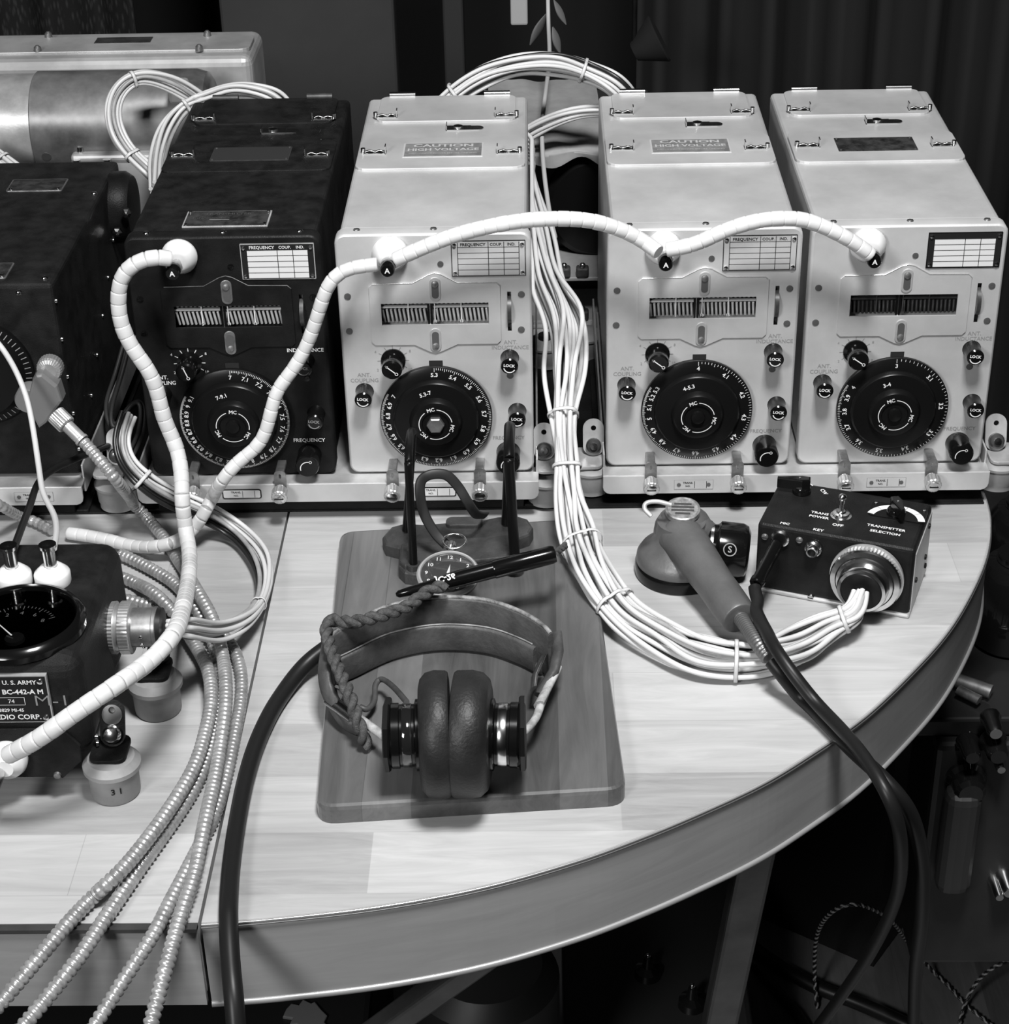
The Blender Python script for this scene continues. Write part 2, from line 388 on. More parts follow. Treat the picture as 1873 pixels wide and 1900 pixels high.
def leg(p0, p1, wdt, dep, par):
    p0 = Vector(p0); p1 = Vector(p1); d = (p0-p1); b = MB()
    T = Matrix.Translation(p1) @ d.to_track_quat('Z', 'Y').to_matrix().to_4x4()
    T2 = Matrix(((1, 0, d.x/d.z, p1.x), (0, 1, d.y/d.z, p1.y), (0, 0, 1, p1.z), (0, 0, 0, 1)))
    b.M = T2; b.box((-wdt/2, -dep/2, 0), (wdt/2, dep/2, d.z), LEGM, .003); b.build('leg', par, world=True)
a = P(1403, 1575, 'y', -.26); c = P(1335, 1900, 'y', -.20); d = c-a; k = (TT-.056-a.z)/d.z; a2 = a+d*k; k = (FL-a.z)/d.z; leg(a2, a+d*k, .026, .022, t)
leg((.42, .45, TT-.056), (.42, .47, FL), .03, .03, t)
leg((.02, .45, TT-.056), (.02, .47, FL), .03, .03, t)
a = P(840, 1815, 'y', -.38); c = P(722, 1900, 'y', -.36); d = c-a; k = (TT-.056-a.z)/d.z; k2 = (FL-a.z)/d.z; leg(a+d*k, a+d*min(k2, 5.2), .022, .02, t)
t = thing('desk_section', 'straight light wood desk section at left under the meter box', 'desk', (-.4, 0, FL))
b = MB(); b.box((-.75, -.472, TT-.055), (SX-.0008, YB, TT), TABW); b.build('tabletop', t, world=True)
b = MB(); band(b, [Vector((-.75, -.472, 0)), Vector((-.4, -.472, 0)), Vector((SX-.001, -.472, 0))], TT-.0625, TT-.0012, BNDW); b.build('edge_band', t, world=True)['label'] = 'darker wood edge strip'
b = MB(); b.box((-.75, -.4775, TT-.0030), (SX-.001, -.4722, TT-.0002), LEGM); b.build('upper_trim', t, world=True)
for x, y in ((-.7, -.4), (-.7, .5), (-.1, .5)): leg((x, y, TT-.056), (x, y, FL), .03, .03, t)

# ------------------------------------------------------------------ mounting racks
W, H, D = .146, .2026, .318
def screw(b, x, y, z, r, m=CHR, h=.0016, M=None, slot=True):
    T = M if M is not None else Matrix()
    b.lathe([(r, z-.001), (r, z+h*.3), (r*.8, z+h*.8), (r*.35, z+h), (0, z+h)], m, (x, y), 12, M=T)
    if slot: b.rect(x-r*.75, y-r*.13, x+r*.75, y+r*.13, z+h+.00015, HOL, M=T)
def mount_cup(t, x, y, z0):
    b = MB(); b.lathe([(.0155, TT+.004), (.0155, TT+.008), (.0165, TT+.010), (.0172, TT+.022), (.0182, TT+.0225), (.0182, TT+.0245), (.014, TT+.0275), (.006, TT+.0285)], CUP, (x, y), 32)
    b.cyl((x, y, TT+.024), (x, y, z0+.001), .006, RUB); b.build('shock_mount', t, world=True)
def mount_tab(t, x, y, z, sgn):
    # flanged bracket with upright slotted tab and snap slide
    b = MB(); b.prism(rr(x-(.016 if sgn < 0 else .0088), y-.013, x+(.016 if sgn > 0 else .0088), y+.02, .006), z, z+.0025, ALU2, .0006); mf_ = b.build('mount_flange', t, world=True)
    b = MB(); M_ = Matrix.Translation((x-sgn*.002, y+.007, z+.002)) @ Matrix.Rotation(math.radians(-20), 4, 'X') @ RX
    b.holed(rr(-.0085, 0, .0085, .030, .008, 6), [circ(0, .0225, .0022, 10)], 0, .0018, ALU2, M=M_)
    b.lathe([(.0062, .0018), (.0062, .006), (.005, .0075), (.002, .0078), (0, .0078)], DKG, (0, .0085), 16, M=M_)
    b.lathe([(.003, .0078), (.003, .0095), (0, .0098)], CHR, (0, .0085), 10, M=M_)
    b.build('snap_slide', mf_, world=True)
def rack(x0, x1, y, dz, label, cards, name='mounting_rack', tabs=(1, 1), front=-.016, ms=(.0125, .0125), ext=(.012, .010)):
    t = thing(name, label, 'rack', ((x0+x1)/2, y, TT))
    b = MB(); M_ = Matrix.Translation((0, y, dz)) @ RX
    pts = [(x0, 0), (x0, -.0105)]+[(x0+.006-.006*math.cos(a), -.0105-.006*math.sin(a)) for a in (PI/6, PI/3, PI/2)]
    pts += [(x1-.006+.006*math.sin(a), -.0105-.006*math.cos(a)) for a in (0, PI/6, PI/3, PI/2)]+[(x1, 0)]
    b.prism(pts, -front-.0016, -front, ALU, .0005, M=M_)
    b.box((x0, y+front+.0003, dz-.0016), (x1, y-.0005, dz+.0003), ALU2, .0006)
    for cx, bold in cards:
        c0, c1 = (cx-.0155, -.0125), (cx+.0155, -.0040)
        zz = -front
        if bold:
            b.prism(rr(c0[0], c0[1], c1[0], c1[1], .0018), zz-.0005, zz+.0004, BLI, M=M_); b.prism(rr(c0[0]+.0009, c0[1]+.0009, c1[0]-.0009, c1[1]-.0009, .0012), zz, zz+.0006, CARD, M=M_)
        else:
            b.prism(rr(c0[0], c0[1], c1[0], c1[1], .0004), zz-.0005, zz+.0004, GRI, M=M_); b.prism(rr(c0[0]+.0003, c0[1]+.0003, c1[0]-.0003, c1[1]-.0003, .0004), zz, zz+.0005, ALU, M=M_)
            for s_ in (-1, 1): b.lathe([(.0016, zz), (.0016, zz+.001), (0, zz+.0011)], STD, (cx+s_*.0118, -.0082), 10, M=M_)
        b.text('TRANS.', cx-.0045, -.0066, zz+.0007, .0024, BLI, M=M_, bold=.02); b.text('NO.', cx-.0045, -.0096, zz+.0007, .0022, BLI, M=M_, bold=.02)
        for xx in (.0005, .0100): b.rect(cx+xx, -.0113, cx+xx+.0004, -.0052, zz+.0007, BLI, M=M_)
    b.build('front_rail', t, world=True)
    b = MB()
    b.box((x0+.004, y+front+.004, dz-.014), (x1-.004, y+.30, dz-.0018), ALUD, .001)
    for xx in (x0+.0004, x1-.0020): b.box((xx, y-.002, dz-.012), (xx+.0016, y+.30, dz+.012), ALU2, .0004)
    b.build('tray', t, world=True)
    b = MB(); b.box((x0-ext[0], y+.001, TT+.0020), (x1+ext[1], y+.30, TT+.0052), BLK, .001)
    b.box((x0+.012, y-.001, TT+.0035), (x1-.012, y+.26, TT+.0155), BLK, .001)
    b.build('base_plate', t, world=True)
    for s_, x in ((-1, x0-ms[0]), (1, x1+ms[1])):
        if not (tabs[0] or tabs[1]): continue
        if tabs[0 if s_ < 0 else 1]:
            mount_cup(t, x, y+.012, dz-.004); mount_tab(t, x, y+.010, dz-.001, s_)
        mount_cup(t, x, y+.26, dz-.004)
    return t
rack(-.168, .1495, 0, 0, 'aluminium mounting rack holding the black and first bare metal transmitters', ((.069, 1), (-.085, 1)), ms=(.0220, .0065), ext=(.012, .004))
rack(.2005, .5065, .0171, -.0059, 'aluminium mounting rack holding the two right-hand transmitters', ((.2033+.0693, 0), (.3559+.0693, 0)), ms=(.0085, .0125), ext=(.004, .0003))

# ------------------------------------------------------------------ transmitters
def clip(t, x, y, flip, z):
    b = MB(); s = -1 if flip else 1
    b.box((x-.0095, y-.0038, z), (x+.0095, y+.0038, z+.0007), CLM)
    b.box((x+s*.0088-.0004, y-.0038, z), (x+s*.0088+.0004, y+.0038, z+.0065), CLM)
    pts = [(x-s*.009, y, z+.001), (x-s*.004, y, z+.0022), (x, y, z+.0012), (x+s*.004, y, z+.0024), (x+s*.0075, y, z+.0012)]
    b.tube(spline(pts, 4), (.0012, .0005), CLM, 6, flat=(0, 1, 0)); b.cyl((x-s*.0095, y, z), (x-s*.0095, y, z+.0042), .0019, CHR, 10)
    b.build('spring_clip', t)
CLM = mat('clip_steel', .5, .25, 1.0)
def scale_angles(n, k=.55): return [math.radians(301*((i/n)*(1+k)-k*(i/n)**2)) for i in range(n+1)]
def transmitter(name, label, loc, kk=.26, dark=False, dial=(), rng='', plate='caution', turn=0, mc=(2, 8, 14), lit=1, coil=1, cardk='line', hub=None, postx=(.0407, .1899), facesel=-38, letters=None, cov=1):
    t = thing(name, label, 'radio transmitter', loc)
    bodym = BLW if dark else ALU; pm = BLK if dark else ALU; LT = WHI if dark else GRI
    I = Matrix()
    # case
    b = MB(); b.box((.003, .0125, .001), (W-.003, D, H-.0012), bodym, .004, 3)
    for x in (.0165, .0737, .131): screw(b, x, .0085, H-.0004, .0027, STL if not dark else CHR)
    for i in range(7):
        z = .02+i*.026
        for sx in (0, 1): 
            T = Matrix.Translation((W-.003 if sx else .003, .022, z)) @ Matrix.Rotation(PI/2 if sx else -PI/2, 4, 'Y')
            screw(b, 0, 0, 0, .0019, CHR, M=T, slot=False)
    b.build('case', t)
    # pressed front panel with return lip
    win = [(.0322, .1290), (.1133, .1290), (.1133, .1468), (.0322, .1468)]
    slot = [(.1275, .1225), (.1305, .1225), (.1305, .155), (.1275, .155)]
    b = MB(RX)
    b.holed(rr(.0018, .0018, W-.0018, H-.0018, .006), [win, slot], -.0005, 0, pm)
    o1 = rr(.0018, .0018, W-.0018, H-.0018, .006); o2_ = rr(.0006, .0006, W-.0006, H-.0006, .007); o3 = rr(0, 0, W, H, .0075)
    b.loft([[(x, y, 0) for x, y in o1], [(x, y, -.0006) for x, y in o2_], [(x, y, -.002) for x, y in o3], [(x, y, -.0125) for x, y in o3]][::-1], EDGE if False else pm, False, False, smooth=True)
    hs = [(.0783, .1783, .0023), (.0074, .153, .0026), (.007, .1242, .0026), (.1382, .1528, .0026), (.1377, .1238, .0026), (.1284, .0849, .0026)]
    for x, y, r in hs: b.lathe([(r, -.0002), (r, .0006), (r*.6, .0008), (0, .0006)], STD if not dark else BKL, (x, y), 14)
    b.text('ANT.', .0161, .0869, .0002, .0046, LT, bold=.01); b.text('COUPLING', .0161, .0822, .0002, .0046, LT, bold=.01, sx=.95)
    b.text('ANT.', .1294, .1131, .0002, .0046, LT, bold=.01); b.text('INDUCTANCE', .1290, .1087, .0002, .0044, LT, bold=.01)
    b.text('FREQUENCY', .1263, .0305, .0002, .0044, LT, bold=.01)
    for i, s in enumerate('0123456789'[:9]):
        a = math.radians(215-i*31); r0, r1 = .0088, .0122
        b.add([(.0392+math.cos(a)*r0-math.sin(a)*.0003*k, .0995+math.sin(a)*r0+math.cos(a)*.0003*k, .0002) for k in (-1, 1)]+[(.0392+math.cos(a)*r1-math.sin(a)*.0003*k, .0995+math.sin(a)*r1+math.cos(a)*.0003*k, .0002) for k in (1, -1)], [(0, 3, 2, 1)], LT)
        if i % 2 == 0: b.text('2 4 6 8 10'.split()[i//2], .0392+math.cos(a)*.015, .0995+math.sin(a)*.015, .0002, .0032, LT)
    b.prism([(.0665, .090), (.0770, .090), (.0770, .0985), (.0665, .0985)], -.0004, .0003, HOL if not (turn) else STD)
    b.build('front_panel', t)
    b = MB(RX); b.prism([(.1277, .1225), (.1303, .1225), (.1303, .155), (.1277, .155)], -.006, -.004, STD); b.lathe([(.012, -.0015), (.012, .0015)], DKG, M=Matrix.Translation((.129, .139, -.006)) @ Matrix.Rotation(PI/2, 4, 'Y'), seg=20)
    b.build('tuning_wheel', t)
    # cover plate with peaks above and below
    b = MB(RX); R = .003
    oc = [(.0237, .1152), (.0265, .1125), (.0563, .1125), (.0680, .1065), (.0724, .1053), (.0765, .1065), (.0892, .1125), (.1195, .1125), (.1222, .1152), (.1222, .1602), (.1195, .1628), (.0902, .1632), (.0785, .1700), (.0738, .1713), (.0690, .1700), (.0567, .1632), (.0265, .1628), (.0237, .1602)]
    b.holed(oc, [win], 0, .0011, pm)
    ok = [(x+(.0728-x)*.0, y) for x, y in oc]
    b.tube([(x, y, .0009) for x, y in oc[9:17]], .0005, EDGE if not dark else DKG, 6)
    cp_ = b.build('cover_plate', t)
    # coil seen through the window
    b = MB(RX); b.prism([(.030, .127), (.1155, .127), (.1155, .149), (.030, .149)], -.0124, -.0115, HOL); b.build('window_backing', t)
    b = MB(RX); cm = COI if coil else DKG
    n = 26
    for i in range(n):
        x = .0335+i*(.0785/(n-1)); b.cyl((x+.0005, .129, -.006), (x-.0005, .1405, -.003), .0010, cm, 6)
    b.prism([(.0322, .1418), (.1133, .1418), (.1133, .1432), (.0322, .1432)], -.0045, -.002, cm)
    for i in range(24): b.prism([(.0335+i*.00335, .1446), (.0351+i*.00335, .1446), (.0351+i*.00335, .1462), (.0335+i*.00335, .1462)], -.004, -.003, WHI if coil else DKG)
    for x, s in ((.0525, '5'), (.0725, '10'), (.0925, '15')):
        b.prism([(x-.0004, .1318), (x+.0004, .1318), (x+.0004, .1468), (x-.0004, .1468)], -.0022, -.0016, WHI if coil else DKG); b.text(s, x, .1308, -.0015, .0030, WHI if coil else DKG, bold=.02)
    tc_ = b.build('tuning_coil', t)
    b = MB(RX); px = .068+lit*.001; b.prism([(px-.0018, .129), (px+.0018, .129), (px+.0022, .1468), (px-.0022, .1468)], -.0014, -.0004, BKL); b.rect(px-.0003, .129, px+.0003, .1468, -.0003, CHR); b.build('pointer', tc_)
    for (x, y), up in (((.0736, .1583), 1), ((.0724, .1164), 0)):
        b = MB(RX); b.prism(rr(x-.0042, y-.0098, x+.0042, y+.0098, .004, 5), .0008, .0019, ALU2 if not dark else STL, .0004)
        b.prism(rr(x-.0026, y-.0072, x+.0026, y+.0072, .0025, 5), .0017, .0022, STD)
        b.lathe([(.0026, .0019), (.0024, .0031), (.001, .0037), (0, .0037)], STL, (x, y+(.0045 if up else -.0045)), 12); b.build('cover_latch', cp_)
    # frequency card
    b = MB(RX); x0, x1, y0, y1 = .0866, .1418, .1680, .1966
    fm = BLI if cardk != 'dark' else BKL
    b.prism(rr(x0, y0, x1, y1, .0005), -.0002, .0008, fm if not dark else ALU2)
    b.rect(x0+.0006, y0+.0006, x1-.0006, y1-.0006, .0009, BLI if (dark or cardk == 'dark') else ALU)
    b.rect(x0+.0048, y0+.0009, x1-.0048, y1-.0052 if (dark or cardk == 'dark') else y1-.0009, .0010, CARD if (dark or cardk == 'dark') else ALU)
    LL = BLI; a0, a1 = x0+.0048, x1-.0048; m1, m2 = a0+.0228, a0+.0344
    for x in (a0, m1, m2, a1): b.rect(x-.00025, y0+.0009, x+.00025, y1-.0009, .0011, LL if not (dark) else BLI)
    for i in range(6): z = y0+.0009+.0045*i if i < 5 else y1-.0052; b.rect(a0, z, a1, z+.00035, .0012, LL)
    tl = (CARD if (dark) else GRI) if (dark or cardk == 'dark') else BLI
    if cardk != 'dark':
        b.text('FREQUENCY', (a0+m1)/2, y1-.0030, .0012, .0033, tl, bold=.02); b.text('COUP.', (m1+m2)/2, y1-.0030, .0012, .0031, tl, bold=.02); b.text('IND.', (m2+a1)/2, y1-.0030, .0012, .0031, tl, bold=.02)
    for x in (x0+.0025, x1-.0025):
        for y in (y0+.003, y1-.003): b.lathe([(.0016, .001), (.0015, .0020), (0, .0024)], CHR if (x+y) % 2 else CHR, (x, y), 10)
    b.build('frequency_card', t)
    # dial
    cx, cy = .0706, .0527; b = MB(RX)
    b.lathe([(.0425, .003), (.0435, .0035), (.0435, .0062), (.0428, .0068), (.0335, .0082), (.0328, .0110), (.0315, .0122), (.0205, .0132), (.0195, .0160), (.0180, .0178), (.0155, .0184), (.0105, .0184), (.0100, .0170), (.0, .0170)], BKD, (cx, cy), 72)
    ang = scale_angles(len(dial)-1, kk)
    off = math.radians(turn)
    for i, a in enumerate(ang):
        th = PI/2-a+off; r = .0372
        b.text(dial[i], cx+r*math.cos(th), cy+r*math.sin(th), .0079, .0047, WHI, rot=th-PI/2, bold=.02)
        if i < len(ang)-1:
            for j in range(10):
                u = (i+j/10)/(len(ang)-1); a_ = math.radians(301*(u*(1+kk)-kk*u*u)); q = PI/2-a_+off; r0 = .0396 if j == 0 else (.0402 if j == 5 else .0411)
                z0 = .00685+(.0428-r0)*.15+.0002; w_ = .00016
                b.add([(cx+r0*math.cos(q)+w_*math.sin(q), cy+r0*math.sin(q)-w_*math.cos(q), z0), (cx+.0427*math.cos(q)+w_*math.sin(q), cy+.0427*math.sin(q)-w_*math.cos(q), .0070), (cx+.0427*math.cos(q)-w_*math.sin(q), cy+.0427*math.sin(q)+w_*math.cos(q), .0070), (cx+r0*math.cos(q)-w_*math.sin(q), cy+r0*math.sin(q)+w_*math.cos(q), z0)], [(0, 1, 2, 3)], WHI)
    b.text(rng, cx-.0072, cy+.0235, .0133, .0046, WHI, rot=.32, bold=.02)
    for k in range(3):
        th = math.radians(mc[0]-120*k); b.text('MC', cx+.0128*math.cos(th), cy+.0128*math.sin(th), .0186, .0042, WHI, rot=th-PI/2, bold=.02)
        b.arc(cx, cy, .0186, .0128, th-.36, th-1.68, .0006, WHI, 12)
    dl = b.build('dial', t)
    b = MB(RX)
    if hub == 'hex': b.lathe([(.0068, .0168), (.0068, .0205), (.0058, .0215), (0, .0215)], STL, (cx, cy), 6, smooth=False)
    else: b.lathe([(.0055, .0168), (.005, .0195), (.003, .0200), (0, .0200)], BKD, (cx, cy), 24)
    b.build('dial_nut', dl)
    # selector knob
    b = MB(RX); c = (.0392, .0995); b.lathe([(.0095, 0), (.0095, .0015), (.0066, .0025), (.0066, .008), (.0078, .010), (.0078, .0175), (.0066, .0190), (0, .0190)], BKL if not dark else BKL, c, 28)
    th = math.radians(facesel); T = Matrix.Translation((c[0], c[1], .0192)) @ Matrix.Rotation(th, 4, 'Z')
    b.rect(-.0062, -.0004, .0035, .0004, 0, WHI, M=T); b.arc(.0045, 0, 0, .0011, 0, 2*PI, .0005, WHI, 10, M=T); b.add([(-.0066, 0, 0), (-.0045, .0011, 0), (-.0045, -.0011, 0)], [(0, 1, 2)], WHI, M=T)
    b.build('selector_knob', t)
    for (x, y) in ((.0156, .0728), (.1285, .1000), (.1335, .0540)):
        b = MB(RX); b.lathe([(.0072, 0), (.0066, .001), (.0063, .009), (.0066, .0125), (.0066, .0150), (.0056, .0160), (0, .0160)], BKL, (x, y), 24)
        b.arc(x, y-.0002, .0162, .0044, math.radians(-30), math.radians(-170), .0008, WHI if not dark else GRI, 10); b.text('LOCK', x-.0003, y+.0010, .0162, .0032, WHI if not dark else GRI, rot=-.1, bold=.03)
        b.build('lock_knob', t)
    b = MB(RX); c = (.1258, .0178); b.lathe([(.0095, 0), (.0090, .002), (.0094, .0185), (.0085, .0205), (0, .0205)], BKL, c, 32)
    b.arc(c[0]+.0005, c[1]-.0015, .0207, .0058, math.radians(195), math.radians(80), .0007, WHI, 12); b.arc(c[0]+.0028, c[1]+.0041, .0207, .0010, 0, 2*PI, .0004, WHI, 10)
    b.build('frequency_knob', t)
    # antenna insulator and post
    b = MB(RX); c = (.0415, .1885); b.lathe([(.0125, 0), (.0135, .002), (.0135, .005), (.0105, .0105), (.0085, .0135), (.0065, .0148), (0, .0148)], CER, c, 32); b.build('insulator', t)
    b = MB(RX); b.lathe([(.0032, .0145), (.0032, .021), (.0052, .0215), (.0056, .023), (.0056, .027)], BRS, c, 20); b.lathe([(.0050, .027), (.0053, .028), (.0053, .0350), (.0045, .0362), (0, .0362)], BKL, c, 20)
    b.text('A', c[0], c[1], .0364, .0056, WHI, bold=.02); b.build('binding_post', t)
    # lids on top
    b = MB(); z = H-.0012
    b.prism(rr(.0140, .2500, .1330, .3170, .0085), z, z+.0020, bodym, .0007); rl = b.build('rear_lid', t)
    b = MB(); b.prism(rr(.0045, .1355, .1415, .2080, .0100), z, z+.0020, bodym, .0007)
    fl_ = b.build('front_lid', t); bb = b = MB()
    z2 = z+.0021
    if plate == 'caution':
        b.prism(rr(.0415, .1600, .1070, .1925, .0006), z2-.0004, z2+.0003, CAUL); b.prism(rr(.0428, .1613, .1057, .1912, .0006), z2, z2+.0005, CAUT)
        b.text('CAUTION', .0742, .1850, z2+.0007, .0088, CAUL, bold=.03, sx=1.25); b.text('HIGH VOLTAGE', .0742, .1758, z2+.0007, .0078, CAUL, bold=.03, sx=1.05); b.text('DISCONNECT POWER BEFORE OPENING', .0742, .1672, z2+.0007, .0030, CAUL, sx=1.0)
        if turn == 1: pass
    else:
        b.prism(rr(.0415, .1580, .1060, .1890, .0006), z2-.0004, z2+.0005, PLT if not dark else DKG)
        if dark: b.prism(rr(.0420, .1585, .1055, .1885, .0006), z2, z2+.0006, mat('plate_mid', .045, .4, .3))
        for x in (.0435, .1040):
            for y in (.160, .187): b.lathe([(.001, z2), (.001, z2+.001), (0, z2+.001)], STL, (x, y), 8)
    bb.build('lid_plate', fl_)
    for x, y, f in ((.0223, .2620, 0), (.1244, .2600, 1), (.0185, .1720, 0), (.1275, .1690, 1)): clip(rl if y > .2 else fl_, x, y, f, z+.002)
    b = MB(); b.prism(rr(.0745, .2290, .1060, .2390, .0048, 5), z, z+.0008, CLM); b.box((.0745, .2285, z), (.0953, .2395, z+.0010), CLM); b.box((.0745, .2285, z), (.0751, .2395, z+.0045), CLM)
    b.lathe([(.0042, z+.001), (.0040, z+.0028), (.002, z+.0034), (0, z+.0034)], CHR, (.0845, .234), 14); b.build('lid_latch', t)
    for x in (.0215, .1050):
        b = MB(); b.cyl((x, D-.0015, z+.003), (x+.0225, D-.0015, z+.003), .0030, CHR if not dark else DKG, 12); b.box((x, D-.006, z), (x+.0225, D-.001, z+.0012), CHR if not dark else DKG); b.build('hinge', rl)
    if dark:
        b = MB(); b.prism(rr(.0408, .0205, .1055, .0515, .0006), H-.0012, H-.0002, ALU2, .0002); b.prism(rr(.0420, .0217, .1043, .0503, .0006), H-.0006, H+.0001, PLT)
        b.text('TRANSMITTER', .073, .0440, H+.0003, .0055, STL); b.text('SIGNAL CORPS', .060, .0360, H+.0003, .0045, STL); b.rect(.060, .0325, .075, .0335, H+.0003, ALU2)
        for x in (.0435, .1030):
            for y in (.0235, .0485): b.lathe([(.0013, H), (.0012, H+.001), (0, H+.001)], CHR, (x, y), 8)
        b.build('name_plate', t)
    # panel fasteners reaching down over the rack rail
    for x in (.0350, .1035):
        b = MB(RX); b.holed(rr(x-.0047, -.004, x+.0047, .0135, .004, 5), [rr(x-.0009, .0065, x+.0009, .0105, .0008, 2)], .0172, .0186, STL)
        b.box((x-.0035, .0095, -.001), (x+.0035, .0130, .0175), STL, .0008); fs_ = b.build('fastener_strap', t)
        b = MB(Matrix.Translation((x, -.0205, -.0015)) @ Matrix.Rotation(math.radians(100), 4, 'X'))
        b.lathe([(.0040, -.0005), (.0040, .002), (.0062, .003), (.0066, .004), (.0066, .0105), (.0060, .0115), (.0048, .0118)], BRS, seg=36, knurl=.04); b.lathe([(.0046, .0112), (.0044, .0124), (.0022, .0130), (0, .0130)], CHR, seg=16); b.rect(-.0036, -.0005, .0036, .0005, .0132, HOL)
        b.build('thumb_nut', fs_)
    return t
d53 = ['5.3']+['%.1f' % (5.4+.1*i) for i in range(16)]+['7']
d4 = ['4']+['4.%d' % i for i in range(1, 10)]+['5', '5.1', '5.2', '5.3']
d7 = ['7']+['7.%d' % i for i in range(1, 10)]+['8']+['8.%d' % i for i in range(1, 10)]+['9', '9.1']
d3 = ['3']+['3.%d' % i for i in range(1, 10)]+['4']
transmitter('radio_transmitter', 'black radio transmitter with white beaded lead, directly left of the bare metal ones', (-.1568, 0, 0), dark=True, dial=d7, rng='7-9.1', plate='plain', mc=(85,), facesel=-70)
transmitter('radio_transmitter', 'bare aluminium transmitter marked 5.3-7 directly right of the black one, caution plate on lid', (0, 0, 0), dial=d53, rng='5.3-7', mc=(-15,), hub='hex', facesel=-40)
transmitter('radio_transmitter', 'bare aluminium transmitter marked 4-5.3, middle one of the three silver ones', (.2033, .0171, -.0059), kk=.55, dial=d4, rng='4-5.3', mc=(108,), facesel=-38, lit=0)
transmitter('radio_transmitter', 'bare aluminium transmitter marked 3-4 at the right end, dark plate on its lid', (.3559, .0171, -.0059), kk=.55, dial=d3, rng='3-4', mc=(108,), plate='dark', coil=0, cardk='dark', facesel=-35)
# ------------------------------------------------------------------ black sheet added over the rear desk top, under the racks
b = MB(); b.box((-.58, .0015, TT+.0001), (.505, .322, TT+.0018), BLK, .0005)
tag(b.build('black_sheet'), 'thin black sheet under the two mounting racks', 'mat')
# ------------------------------------------------------------------ beaded aerial leads
def pix(L): return [P(x, y, a, v) for x, y, a, v in L]
FLEX = []     # every lead, wire, cable and conduit: [path, radius, owner, build function]; laid clear of everything further down
def beaded(name, L, r, label, pitch=.0088):
    def make(pp):
      pts = resample(pp, pitch); b = MB()
      for i in range(len(pts)-1):
            a, c = pts[i], pts[i+1]; d = (c-a); u = d.normalized(); rr_ = r*(.985+.015*math.sin(i*2.3))
            T = Matrix.Translation(a) @ u.to_track_quat('Z', 'Y').to_matrix().to_4x4(); l = d.length
            b.lathe([(rr_*.90, -.0003), (rr_*.985, .0004), (rr_, .0012), (rr_, l-.0010), (rr_*.97, l-.0003), (rr_*.88, l+.0003)], BEAD, seg=16, M=T)
      b.tube(pts, r*.86, BEADG, 10)
      tag(b.build(name), label, 'aerial lead', 'white beaded aerial leads')
    FLEX.append([spline(pix(L), 10), r*1.08, label, make])
beaded('beaded_lead', [(316, 480, 'y', -.036), (290, 476, 'y', -.040), (258, 484, 'y', -.042), (228, 507, 'y', -.043), (219, 550, 'y', -.044), (224, 600, 'y', -.046), (245, 645, 'y', -.048), (278, 690, 'y', -.050), (293, 730, 'y', -.050), (305, 780, 'y', -.052), (328, 830, 'y', -.054), (337, 880, 'y', -.068), (338, 930, 'y', -.084), (345, 985, 'z', TT+.036), (352, 1030, 'z', TT+.030), (349, 1080, 'z', TT+.034), (339, 1130, 'y', -.262), (322, 1178, 'y', -.326), (280, 1225, 'y', -.345), (215, 1272, 'y', -.377), (140, 1322, 'y', -.390), (70, 1372, 'y', -.396), (10, 1404, 'y', -.392)], .0059, 'white beaded lead from black transmitter down to the meter box at lower left')
beaded('beaded_lead', [(700, 491, 'y', -.036), (670, 494, 'y', -.036), (628, 505, 'y', -.038), (606, 535, 'y', -.040), (588, 590, 'y', -.040), (570, 640, 'y', -.040), (545, 685, 'y', -.042), (515, 722, 'y', -.046), (504, 760, 'y', -.050), (494, 800, 'y', -.052), (478, 830, 'y', -.054), (440, 858, 'y', -.058), (410, 895, 'y', -.062), (388, 935, 'z', TT+.030), (370, 968, 'z', TT+.025), (345, 996, 'z', TT+.015), (300, 1014, 'z', TT+.015), (245, 1014, 'z', TT+.0065), (190, 999, 'z', TT+.0065), (122, 989, 'z', TT+.0065)], .0052, 'white beaded lead from the 5.3-7 transmitter across the black panel to the desk')
beaded('beaded_lead', [(734, 482, 'y', -.032), (775, 464, 'y', -.034), (840, 438, 'y', -.034), (910, 420, 'y', -.034), (975, 409, 'y', -.034), (1030, 406, 'y', -.034), (1085, 408, 'y', -.030), (1130, 418, 'y', -.026), (1175, 436, 'y', -.022), (1200, 452, 'y', -.020), (1222, 468, 'y', -.018)], .0057, 'white beaded lead arching between the 5.3-7 and 4-5.3 transmitters')
beaded('beaded_lead', [(1238, 464, 'y', -.018), (1290, 454, 'y', -.020), (1340, 430, 'y', -.022), (1395, 412, 'y', -.022), (1450, 405, 'y', -.022), (1495, 408, 'y', -.021), (1545, 428, 'y', -.020), (1585, 450, 'y', -.019), (1617, 474, 'y', -.018)], .0057, 'white beaded lead arching between the two right-hand transmitters')
